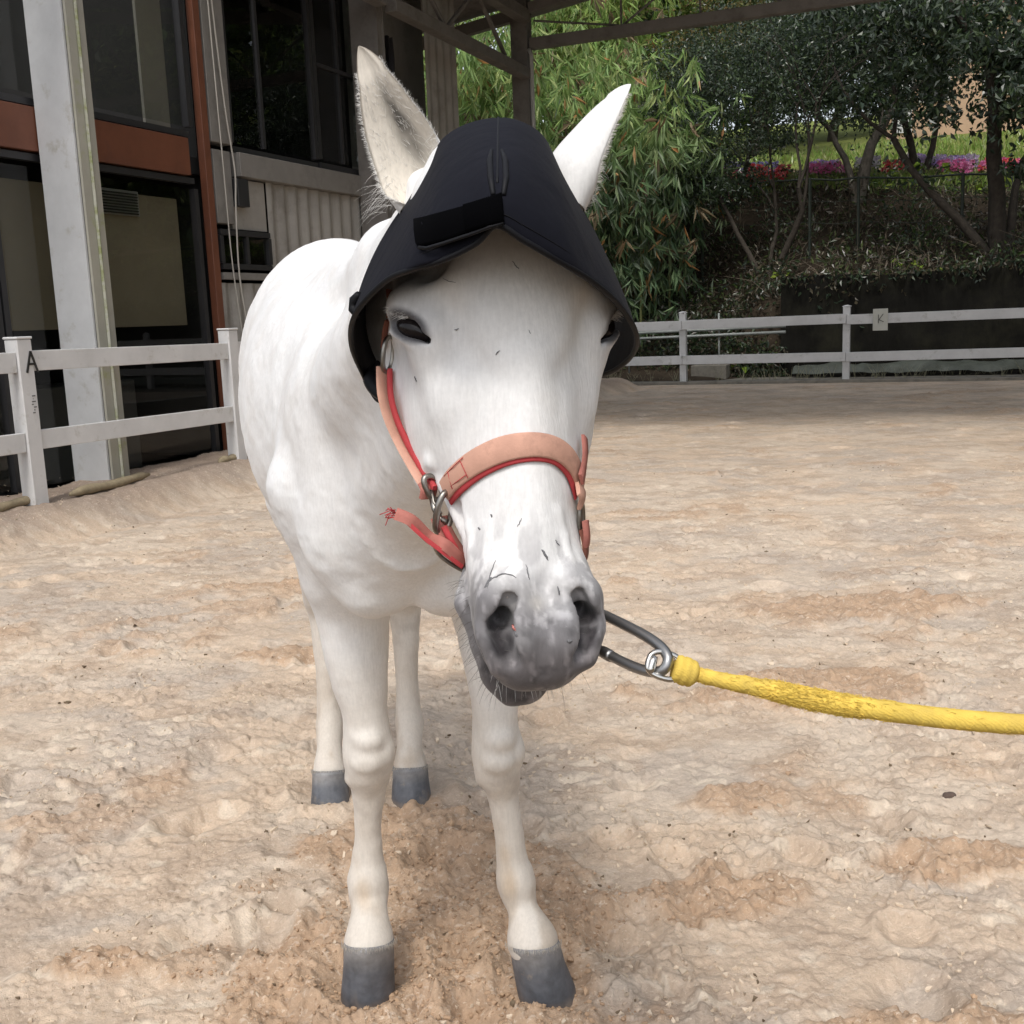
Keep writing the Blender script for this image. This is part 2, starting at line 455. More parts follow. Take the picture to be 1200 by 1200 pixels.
stone(.37, 6.2, (.02, .016, .012), 'tiny dark stone on the sand far right of the muzzle', 5)
# ============================================================ the horse
# ---- distance field helpers (all evaluated only inside their own box)
def axis_coords():
    def seg(a, b, s): return np.arange(a, b, s)
    X = np.concatenate([seg(-.98, -.20, .008), seg(-.20, .18, .0031), seg(.18, .42, .008)])
    Y = np.concatenate([seg(.88, 1.33, .0031), seg(1.33, 3.56, .0088)])
    Z = np.concatenate([seg(.02, .96, .0085), seg(.96, 1.64, .0033), seg(1.64, 1.80, .009)])
    return X.astype(np.float32), Y.astype(np.float32), Z.astype(np.float32)
GX, GY, GZ = axis_coords()
FLD = np.full((len(GX), len(GY), len(GZ)), .25, np.float32)
def _sub(lo, hi):
    s = []
    for g, a, b in zip((GX, GY, GZ), lo, hi):
        i, j = np.searchsorted(g, a), np.searchsorted(g, b); s.append(slice(int(i), int(max(j, i))))
    return tuple(s)
def _pts(s):
    return GX[s[0]][:, None, None], GY[s[1]][None, :, None], GZ[s[2]][None, None, :]
def smin(a, b, k):
    h = np.clip(.5+.5*(b-a)/k, 0, 1); return b+(a-b)*h-k*h*(1-h)
def op(s, d, k, mode):
    if d.size == 0: return
    F = FLD[s]
    FLD[s] = smin(F, d, k) if mode == 'add' else -smin(-F, d, k)
def cone(a, b, ra, rb, k=.03, mode='add', sq=None):
    """round cone from a to b"""
    a, b = np.asarray(a, np.float32), np.asarray(b, np.float32)
    m = max(ra, rb)+k+.03
    s = _sub(np.minimum(a, b)-m, np.maximum(a, b)+m); x, y, z = _pts(s)
    d = b-a; L2 = float(d@d)+1e-9
    t = np.clip(((x-a[0])*d[0]+(y-a[1])*d[1]+(z-a[2])*d[2])/L2, 0, 1)
    q = np.sqrt((x-a[0]-t*d[0])**2+(y-a[1]-t*d[1])**2+(z-a[2]-t*d[2])**2)
    op(s, q-(ra+(rb-ra)*t), k, mode)
def chain(pts, k=.02, k2=None):
    """smooth limb through (x, y, z, r) points"""
    P0 = np.array(pts, float); n = len(P0); out = []
    for i in range(n-1):
        p = [P0[max(i-1, 0)], P0[i], P0[i+1], P0[min(i+2, n-1)]]
        for t in np.linspace(0, 1, 4, endpoint=False):
            out.append(.5*((2*p[1])+(-p[0]+p[2])*t+(2*p[0]-5*p[1]+4*p[2]-p[3])*t*t+(-p[0]+3*p[1]-3*p[2]+p[3])*t**3))
    out.append(P0[-1]); out = np.array(out)
    m = out[:, 3].max()+k+.03
    s = _sub(out[:, :3].min(0)-m, out[:, :3].max(0)+m); x, y, z = _pts(s); D = None
    for a, b in zip(out[:-1], out[1:]):
        a = a.astype(np.float32); b = b.astype(np.float32); d = b[:3]-a[:3]; L2 = float(d@d)+1e-9
        t = np.clip(((x-a[0])*d[0]+(y-a[1])*d[1]+(z-a[2])*d[2])/L2, 0, 1)
        q = np.sqrt((x-a[0]-t*d[0])**2+(y-a[1]-t*d[1])**2+(z-a[2]-t*d[2])**2)-(a[3]+(b[3]-a[3])*t)
        D = q if D is None else np.minimum(D, q)
    op(s, D, k, 'add')
def ell(c, r, k=.03, mode='add', ax=None):
    c = np.asarray(c, np.float32); r = np.asarray(r, np.float32); m = float(r.max())+k+.03
    s = _sub(c-m, c+m); x, y, z = _pts(s)
    x, y, z = x-c[0], y-c[1], z-c[2]
    if ax is not None:
        ax = np.asarray(ax, np.float32)
        x, y, z = [x*ax[i][0]+y*ax[i][1]+z*ax[i][2] for i in range(3)]
    k0 = np.sqrt((x/r[0])**2+(y/r[1])**2+(z/r[2])**2); k1 = np.sqrt((x/r[0]**2)**2+(y/r[1]**2)**2+(z/r[2]**2)**2)
    op(s, (k0*(k0-1)/(k1+1e-6)).astype(np.float32), k, mode)
def loft(O, Aax, Sax, Nax, tab, p=2.3, k=.05, lo=None, hi=None):
    """sections along Aax: rows (t, halfwidth, n_hi, n_lo, side shift)"""
    tab = np.array(tab, float); m = .12
    t0, t1 = tab[0, 0]-m, tab[-1, 0]+m; wmax = tab[:, 1].max()+m
    cs = [O+Aax*t+Sax*s_+Nax*n for t in (t0, t1) for s_ in (-wmax, wmax) for n in (tab[:, 3].min()-m, tab[:, 2].max()+m)]
    s = _sub(np.min(cs, 0), np.max(cs, 0)); x, y, z = _pts(s)
    x, y, z = x-np.float32(O[0]), y-np.float32(O[1]), z-np.float32(O[2])
    f = lambda v: (x*np.float32(v[0])+y*np.float32(v[1])+z*np.float32(v[2]))
    a, sd_, n = f(Aax), f(Sax), f(Nax)
    tt = np.linspace(tab[0, 0], tab[-1, 0], 200)
    def cr(col):      # smooth interpolation of a table column
        v = np.interp(tt, tab[:, 0], tab[:, col]); kk = np.hanning(17); kk /= kk.sum()
        return np.convolve(np.pad(v, 8, 'edge'), kk, 'valid')
    g = lambda col: np.interp(a, tt, cr(col)).astype(np.float32)
    W, hi_, lo_, sh = g(1), g(2), g(3), g(4)
    h = (hi_-lo_)/2; c = (hi_+lo_)/2
    q = (np.abs((sd_-sh)/W)**p+np.abs((n-c)/h)**p)**(1/p)
    d = (q-1)*np.minimum(W, h)
    e = np.maximum(tab[0, 0]-a, a-tab[-1, 0])
    d = np.where(e > 0, np.sqrt(np.maximum(d, 0)**2+e**2), d)
    op(s, d.astype(np.float32), k, 'add')

# ---- torso
dirA = np.array([.215, -.975, 0]); dirA /= np.linalg.norm(dirA)
dirS = np.array([-dirA[1], dirA[0], 0]); UP = np.array([0, 0, 1.0])
OT = np.array([-.530, 3.42, 0])
loft(OT, dirA, dirS, UP, [
    (0.00, .05, 1.36, 1.20, 0), (.07, .16, 1.49, 1.02, 0), (.18, .225, 1.565, .92, 0), (.32, .262, 1.62, .90, 0), (.45, .266, 1.62, .90, 0),
    (.62, .252, 1.575, .93, 0), (.85, .272, 1.54, .88, 0), (1.02, .262, 1.52, .87, 0), (1.16, .225, 1.51, .87, 0),
    (1.30, .190, 1.48, .87, 0), (1.44, .175, 1.40, .88, 0), (1.56, .155, 1.28, .91, 0), (1.64, .06, 1.15, 1.0, 0)], p=2.05, k=.03)
# croup, haunches
ell((-.575, 3.12, 1.24), (.145, .26, .26), .05)
ell((-.355, 3.10, 1.24), (.145, .26, .26), .05)
# barrel and belly bulge
# withers and neck
cone((-.325, 2.42, 1.47), (-.155, 1.80, 1.485), .050, .065, .07)
cone((-.215, 2.02, 1.25), (-.085, 1.52, 1.39), .165, .112, .08)
cone((-.085, 1.52, 1.39), (-.01, 1.30, 1.47), .112, .086, .05)
cone((-.155, 1.80, 1.47), (-.02, 1.30, 1.535), .070, .062, .06)
cone((-.16, 1.87, 1.12), (-.06, 1.46, 1.28), .115, .080, .06)
# shoulders, chest, breast
cone((-.345, 2.34, 1.38), (-.355, 2.04, 1.10), .070, .085, .045)
cone((-.14, 2.32, 1.38), (-.04, 2.06, 1.10), .070, .085, .045)
cone((-.355, 2.04, 1.10), (-.325, 2.08, .93), .085, .080, .045)
cone((-.04, 2.06, 1.10), (-.035, 2.10, .93), .085, .080, .045)
ell((-.285, 1.945, 1.045), (.095, .085, .135), .022)
ell((-.105, 1.945, 1.035), (.095, .085, .130), .022)
ell((-.255, 1.955, .945), (.075, .080, .075), .020)
ell((-.115, 1.965, .940), (.080, .080, .075), .020)
# creases: shoulder/neck line, breast furrow, armpits
cone((-.345, 1.93, .93), (-.285, 1.93, .86), .006, .008, .018, 'sub')
# ---- legs
def leg_pts(rows): return [(*P(x, y, Y), r) for x, y, Y, r in rows]
chain(leg_pts([(398, 610, 2.14, .100), (408, 670, 2.12, .088), (414, 725, 2.11, .071), (419, 780, 2.10, .059), (428, 838, 2.10, .0440)]), .03)
chain(leg_pts([(428, 838, 2.10, .0440), (431, 868, 2.10, .0500), (432, 893, 2.10, .0500), (432, 922, 2.12, .0365), (431, 960, 2.13, .0285), (431, 1000, 2.14, .0310), (431, 1030, 2.14, .0425),
                (432, 1046, 2.14, .0420), (433, 1062, 2.12, .0370), (433, 1082, 2.11, .0430), (433, 1100, 2.105, .0515)]), .009)
for s_ in (0, 153):
    ell(P(432+s_, 868, 2.062), (.030, .022, .022), .010); ell(P(431+s_*.995, 893, 2.060), (.034, .022, .024), .010)
    ell(P(410+s_, 880, 2.09), (.014, .024, .030), .010); ell(P(454+s_, 880, 2.09), (.014, .024, .030), .010)
    ell(P(412+s_, 912, 2.10), (.014, .020, .016), .010); ell(P(433+s_, 905, 2.16), (.018, .022, .026), .012)
    cone(P(410+s_*1.02, 760, 2.085), P(424+s_, 835, 2.08), .030, .018, .020); cone(P(437+s_, 770, 2.09), P(440+s_, 835, 2.085), .022, .012, .015)
ell(P(431, 1048, 2.18), (.026, .03, .026), .02)
chain(leg_pts([(566, 610, 2.14, .090), (568, 680, 2.12, .080), (573, 740, 2.11, .064), (578, 790, 2.10, .052), (580, 845, 2.10, .0430)]), .03)
chain(leg_pts([(580, 845, 2.10, .0430), (582, 872, 2.10, .0500), (583, 896, 2.10, .0480), (588, 925, 2.12, .0350), (594, 960, 2.12, .0290), (600, 1005, 2.13, .0330), (604, 1030, 2.13, .0400),
                (607, 1045, 2.13, .0370), (612, 1062, 2.12, .0325), (619, 1084, 2.10, .0410), (624, 1102, 2.09, .0515)]), .009)
ell(P(605, 1046, 2.17), (.026, .03, .026), .02)
# flexor tendons behind the cannons
cone(P(432, 905, 2.155), P(431, 1035, 2.175), .014, .016, .012)
cone(P(586, 908, 2.155), P(603, 1035, 2.165), .014, .016, .012)
# hind legs: stifle, gaskin, hock, cannon, fetlock
for sx, hx, hy, gx_ in ((-1, -.575, 3.14, -.60), (1, -.335, 3.15, -.335)):
    kx = gx_+.02*sx
    kx = hx-.02*sx
    chain([(kx, 3.05, 1.08, .13), (kx+.005*sx, 2.93, .95, .095), (kx, 3.06, .78, .068), (hx+.005*sx, 3.22, .60, .052)], .05)
    chain([(hx+.005*sx, 3.22, .60, .050), (hx, 3.245, .54, .050), (hx, 3.225, .46, .040), (hx, 3.205, .34, .034), (hx, 3.195, .25, .038), (hx, 3.185, .205, .043),
           (hx, 3.155, .15, .037), (hx, 3.145, .105, .046), (hx, 3.14, .085, .050)], .015)
    cone((hx, 3.28, .60), (hx, 3.25, .40), .020, .018, .02)

# ---- head
HO = P(588, 158, 1.21); HE = P(641, 792, 1.02)
hA = HE-HO; hL = np.linalg.norm(hA); hA /= hL
view = -raydir(600, 480)
hN = view-hA*(view@hA); hN /= np.linalg.norm(hN)
hS = np.cross(hN, hA); hS = -hS if hS[0] < 0 else hS
YAW = rad(14)
hN, hS = hN*math.cos(YAW)+hS*math.sin(YAW), hS*math.cos(YAW)-hN*math.sin(YAW)
def H(a, s, n): return HO+hA*a*hL+hS*s+hN*n         # a runs 0 (poll) to 1 (upper lip)
HM = np.array([hA, hS, hN])
tab = [  # a, halfwidth, face surface n, throat n, shift
    (-.03, .050, -.03, -.12, 0), (.03, .072, -.005, -.17, 0), (.12, .086, .012, -.21, 0), (.22, .092, .028, -.24, 0), (.33, .0925, .030, -.26, 0),
    (.42, .0905, .026, -.27, 0), (.50, .0850, .020, -.255, 0), (.58, .0760, .014, -.215, 0), (.66, .0660, .008, -.17, 0),
    (.74, .0600, .003, -.14, 0), (.82, .0600, .001, -.125, 0), (.89, .0570, -.001, -.112, 0), (.94, .0470, -.008, -.10, 0), (.985, .030, -.025, -.085, 0)]
tab = [(a*hL, w_, n1, n2, s_) for a, w_, n1, n2, s_ in tab]
loft(HO, hA, hS, hN, tab, p=2.35, k=.035)
for s_ in (-1, 1):
    # cheeks, zygomatic ridge, orbit, brow
    ell(H(.42, .066*s_, -.13), (.115, .038, .090), .04, ax=HM)
    cone(H(.37, .086*s_, -.032), H(.50, .068*s_, -.036), .010, .004, .04)
    ell(H(.350, .082*s_, -.034), (.040, .022, .036), .025, ax=HM)
    cone(H(.300, .060*s_, .008), H(.315, .104*s_, -.030), .013, .012, .02)
    ell(H(.225, .080*s_, -.012), (.028, .018, .022), .025, 'sub', ax=HM)
    # hollow between nasal bone and cheek
    cone(H(.55, .088*s_, .006), H(.70, .076*s_, .000), .007, .006, .045, 'sub')
# forehead and nasal bone
ell(H(.28, 0, .012), (.09, .055, .026), .03, ax=HM)
cone(H(.45, 0, .008), H(.80, 0, -.014), .022, .020, .02)
# muzzle: nostril wings, upper lip, lower lip, chin
for s_ in (-1, 1):
    ell(H(.890, .036*s_+.003, -.026), (.055, .026, .034), .022, ax=HM)
ell(H(.935, 0, -.028), (.040, .046, .038), .02, ax=HM)
ell(H(.965, -.015, -.032), (.032, .028, .030), .014, ax=HM); ell(H(.965, .013, -.032), (.032, .028, .030), .014, ax=HM)
ell(H(.965, -.004, -.088), (.046, .036, .026), .008, ax=HM)
ell(H(.93, 0, -.115), (.035, .032, .025), .02, ax=HM)
cone(H(.99, -.045, -.063), H(.99, .040, -.063), .004, .004, .007, 'sub')
cone(H(.90, -.062, -.062), H(.985, -.045, -.060), .0035, .004, .008, 'sub')
cone(H(.90, .062, -.062), H(.985, .045, -.060), .0035, .004, .008, 'sub')
# nostrils
def nostril(s_):
    o = -.002 if s_ < 0 else .006
    K = lambda a, x, n: H(.908+(a-.895)*1.18, x*s_+o, n)
    # raised comma-shaped rim: an outer wing, a crest over the top and an inner border
    cone(K(.838, .024, -.003), K(.858, .044, -.009), .012, .011, .014)
    cone(K(.858, .044, -.009), K(.905, .0505, -.018), .011, .008, .014)
    cone(K(.905, .0505, -.018), K(.950, .042, -.020), .008, .008, .014)
    cone(K(.840, .018, -.002), K(.925, .0185, -.002), .009, .009, .016)
    # the opening
    cone(K(.860, .030, .003), K(.898, .038, -.004), .0085, .0120, .006, 'sub')
    cone(K(.898, .038, -.004), K(.945, .031, -.003), .0120, .0080, .008, 'sub')
    cone(K(.893, .037, -.006), K(.85, .032, -.045), .0125, .009, .004, 'sub')
nostril(-1); nostril(1)
cone(H(.955, -.006, .012), H(1.0, -.004, .004), .003, .003, .010, 'sub')
# eyes
EYE = {}
for s_ in (-1, 1):
    ec = H(.355, .0960*s_, -.040)
    out = hS*s_*.72+hN*.69; out /= np.linalg.norm(out)
    tx = hN*.72-hS*s_*.69; tx = tx-out*(tx@out); tx /= np.linalg.norm(tx)          # towards the inner corner
    tx = tx*math.cos(.62)+hA*math.sin(.62); ty = np.cross(out, tx)
    if ty@hA < 0: ty = -ty
    ax = np.array([tx, ty, out])
    rim = ec+out*.013
    ell(rim-ty*.0120+tx*.002, (.028, .0075, .0125), .007, ax=ax)      # upper lid
    ell(rim+ty*.0130+tx*.002, (.024, .0055, .008), .007, ax=ax)             # lower lid
    ell(rim+out*.008-tx*.002, (.0275, .0105, .022), .002, 'sub', ax=ax)
    ell(rim+tx*.025+ty*.003+out*.002, (.014, .0040, .018), .004, 'sub', ax=ax)  # inner corner
    EYE[s_] = (ec, out, tx, ty, rim)
# base of the ears
EARS = [dict(side=-1, c=[P(500, 232, 1.31), P(480, 192, 1.32), P(455, 145, 1.32), P(436, 98, 1.32), P(420, 54, 1.33)],
             r=[.034, .040, .035, .023, .004], phi=[2.7, 1.65, 1.30, 1.15, 1.0], open=(-.42, -.90, -.10)),
        dict(side=1, c=[P(655, 240, 1.31), P(673, 200, 1.32), P(695, 165, 1.33), P(718, 130, 1.34), P(739, 99, 1.35)],
             r=[.034, .037, .031, .021, .004], phi=[2.7, 1.7, 1.40, 1.25, 1.0], open=(.72, .55, -.45))]
for e in EARS:
    cone(e['c'][0]+np.array([0, .02, -.05]), e['c'][0]*.6+e['c'][1]*.4+np.array([0, .016, .0]), .026, .015, .02)

# ---- ray hit on the head's surface, for fitting tack to it
def fld_at(p):
    i = [int(np.clip(np.searchsorted(g, q)-1, 0, len(g)-2)) for g, q in zip((GX, GY, GZ), p)]
    f = [(q-g[k])/(g[k+1]-g[k]) for g, q, k in zip((GX, GY, GZ), p, i)]
    v = 0
    for a in (0, 1):
        for b in (0, 1):
            for c in (0, 1):
                v += (f[0] if a else 1-f[0])*(f[1] if b else 1-f[1])*(f[2] if c else 1-f[2])*FLD[i[0]+a, i[1]+b, i[2]+c]
    return v
def nrm_at(p, e=.006):
    g = np.array([fld_at(p+np.eye(3)[k]*e)-fld_at(p-np.eye(3)[k]*e) for k in range(3)]); return g/(np.linalg.norm(g)+1e-9)
def onskin(x, y, off=0.0, y0=.9):
    """point of the horse seen at a photo position, lifted off the skin by off"""
    d = raydir(x, y); t = y0/d[1]
    best = None
    for _ in range(220):
        p = CAMP+d*t; f = fld_at(p)
        if best is None or f < best[0]: best = (f, p)
        if f < .0006: break
        t += max(f*.6, .0008)
        if p[1] > 1.30: break
    p = best[1]
    if best[0] > .0006: p = snap(p)
    return p+nrm_at(p)*off
def snap(p, off=0.0):
    """nearest point of the skin"""
    p = np.array(p, float)
    for _ in range(14): p = p-nrm_at(p)*fld_at(p)*.9
    return p+nrm_at(p)*off

# veins, creases and skin folds drawn over the finished form
def trace(px, r, k, mode='add', off=0.0):
    ps = [onskin(x, y, off) for x, y in px]
    for a, b in zip(ps[:-1], ps[1:]):
        if np.linalg.norm(a-b) < .25: cone(a, b, r, r, k, mode)
for px in ([(541, 600), (548, 620), (552, 645), (549, 665)], 
           [(655, 600), (662, 630), (668, 655)]):
    trace(px, .0022, .010, 'add', -.0022)
for px in ([(556, 792), (570, 800), (590, 806)],
           [(548, 745), (551, 765), (558, 782)], [(553, 740), (558, 765), (566, 785)]):
    trace(px, .0016, .006, 'sub', .0010)
for px in ([(437, 300), (412, 345), (388, 400), (366, 460), (352, 520)],):
    trace(px, .012, .030, 'add', -.006)
for px in ([(446, 640), (448, 680), (452, 712)],):
    trace(px, .010, .028, 'sub', .008)
for px in ([(388, 678), (398, 694), (412, 708), (430, 716)], [(424, 700), (436, 696), (452, 704)], [(440, 716), (452, 722), (466, 718)], [(360, 600), (372, 640), (376, 680)]):
    trace(px, .006, .012, 'add', -.002)
for px in ([(395, 700), (408, 716), (424, 724)], [(412, 690), (424, 708), (440, 726)]):
    trace(px, .005, .010, 'sub', .003)
for px in ([(420, 740), (424, 790), (428, 830)], [(440, 760), (438, 800), (436, 840)], [(570, 820), (576, 850)]):
    trace(px, .006, .014, 'add', -.003)
# ---- surface nets
def surface_nets(F, X, Y, Z):
    neg = F < 0
    n = [s-1 for s in F.shape]
    cnt = np.zeros(n, np.int8)
    for i in (0, 1):
        for j in (0, 1):
            for k in (0, 1): cnt += neg[i:i+n[0], j:j+n[1], k:k+n[2]]
    act = (cnt > 0) & (cnt < 8)
    I, J, K = np.nonzero(act)
    vid = np.full(n, -1, np.int32); vid[I, J, K] = np.arange(len(I))
    acc = np.zeros((len(I), 3)); num = np.zeros(len(I))
    cor = [(0, 0, 0), (1, 0, 0), (0, 1, 0), (1, 1, 0), (0, 0, 1), (1, 0, 1), (0, 1, 1), (1, 1, 1)]
    val = [F[I+c[0], J+c[1], K+c[2]].astype(np.float64) for c in cor]
    pos = [np.stack([X[I+c[0]], Y[J+c[1]], Z[K+c[2]]], 1).astype(np.float64) for c in cor]
    for a, b in ((0, 1), (2, 3), (4, 5), (6, 7), (0, 2), (1, 3), (4, 6), (5, 7), (0, 4), (1, 5), (2, 6), (3, 7)):
        m = (val[a] < 0) != (val[b] < 0)
        t = np.where(m, val[a]/np.where(val[a]-val[b] == 0, 1, val[a]-val[b]), 0)
        acc += np.where(m[:, None], pos[a]+(pos[b]-pos[a])*t[:, None], 0); num += m
    V_ = acc/num[:, None]
    quads = []
    for ax in range(3):
        sl0 = [slice(1, -1)]*3; sl1 = [slice(1, -1)]*3
        sl0[ax] = slice(0, -1); sl1[ax] = slice(1, None)
        a, b = neg[tuple(sl0)], neg[tuple(sl1)]
        e = np.nonzero(a != b); fl = a[e]
        g = [e[0]+1, e[1]+1, e[2]+1]; g[ax] = e[ax]
        o1, o2 = [(1, 2), (2, 0), (0, 1)][ax]
        def cell(d1, d2):
            c = [g[0].copy(), g[1].copy(), g[2].copy()]; c[o1] = c[o1]-d1; c[o2] = c[o2]-d2
            return vid[c[0], c[1], c[2]]
        q = np.stack([cell(1, 1), cell(0, 1), cell(0, 0), cell(1, 0)], 1)
        q = np.where(fl[:, None], q, q[:, ::-1]); quads.append(q)
    return V_, np.concatenate(quads)
pass
HV, HF = surface_nets(FLD, GX, GY, GZ)
def relax(V_, Fq, it, lam=.5):
    e = np.concatenate([Fq[:, [0, 1]], Fq[:, [1, 2]], Fq[:, [2, 3]], Fq[:, [3, 0]]])
    for _ in range(it):
        for l_ in (lam, -lam*1.02):
            acc = np.zeros_like(V_); num = np.bincount(e[:, 0], minlength=len(V_)).astype(float)
            for c in range(3): acc[:, c] = np.bincount(e[:, 0], weights=V_[e[:, 1], c], minlength=len(V_))
            V_ = V_+l_*(acc/np.maximum(num, 1)[:, None]-V_)
    return V_
HV = relax(HV, HF, 5)
_dn = (fbm(HV*16, 3, 131)-.5)*.007+(fbm(HV*46, 2, 132)-.5)*.0022
_dn *= np.where(HV[:, 1] < 1.38, .18, 1.0)
_c = np.cross(HV[HF[:, 2]]-HV[HF[:, 0]], HV[HF[:, 3]]-HV[HF[:, 1]]); _vn = np.zeros_like(HV)
for k_ in range(4):
    for c_ in range(3): _vn[:, c_] += np.bincount(HF[:, k_], weights=_c[:, c_], minlength=len(HV))
HV = HV+_vn/(np.linalg.norm(_vn, axis=1, keepdims=True)+1e-12)*_dn[:, None]

# ---- ears, added to the same body mesh
def ear_mesh(e):
    c = np.array(e['c']); n_t, n_s = 26, 25
    V0, Fq, C0 = [], [], []
    op_ = np.array(e['open'], float)
    def samp(arr, t):
        x = t*(len(arr)-1); arr = np.array(arr, float)
        i = min(int(x), len(arr)-2); f = x-i
        p0, p1, p2, p3 = arr[max(i-1, 0)], arr[i], arr[i+1], arr[min(i+2, len(arr)-1)]
        return .5*((2*p1)+(-p0+p2)*f+(2*p0-5*p1+4*p2-p3)*f*f+(-p0+3*p1-3*p2+p3)*f**3)
    rr_ = np.random.default_rng(3)
    for layer in (0, 1):
        for i in range(n_t):
            t = i/(n_t-1); cc = samp(c, t); tan = samp(c, min(t+.02, 1))-samp(c, max(t-.02, 0)); tan /= np.linalg.norm(tan)
            o_ = op_-tan*(op_@tan); o_ /= np.linalg.norm(o_); s_ = np.cross(tan, o_)
            r = float(samp(e['r'], t)); ph = float(samp(e['phi'], t))
            if t > .80: r = float(samp(e['r'], .80))*max(0, 1-((t-.80)/.2)**1.5)+.0012
            for j in range(n_s):
                th = -ph+2*ph*j/(n_s-1)
                edge = 1-abs(th)/ph
                thick = .0045*min(1, edge*4)*min(1, (1-t)*8+.1)
                rr2 = r-(thick if layer else 0)
                # flatter, leaf-like section
                V0.append(cc+s_*math.sin(th)*rr2*1.12-o_*math.cos(th)*rr2*.75)
                if layer:
                    n_ = fbm(np.array([[th*6, t*14+e['side']*9, 0.]]), 3, 5)[0]
                    mid = math.exp(-((t-.48)/.26)**2)*math.exp(-((th-.12)/(ph*.26))**2)
                    g = np.array([.66, .61, .53])*(1-min(.85, mid*(.50+.80*n_)))
                    g = g*(.92+.16*fbm(np.array([[th*30, t*9, 3.]]), 2, 8)[0])
                else: g = np.array([.74, .73, .71])
                C0.append(np.clip(g, .05, .8))
        b = layer*n_t*n_s
        for i in range(n_t-1):
            for j in range(n_s-1):
                q = [b+i*n_s+j, b+i*n_s+j+1, b+(i+1)*n_s+j+1, b+(i+1)*n_s+j]
                Fq.append(q if layer == 0 else q[::-1])
    o_ = n_t*n_s
    for i in range(n_t-1):
        for j in (0, n_s-1): Fq.append([i*n_s+j, (i+1)*n_s+j, o_+(i+1)*n_s+j, o_+i*n_s+j])
    return np.array(V0), np.array(Fq), np.array(C0)

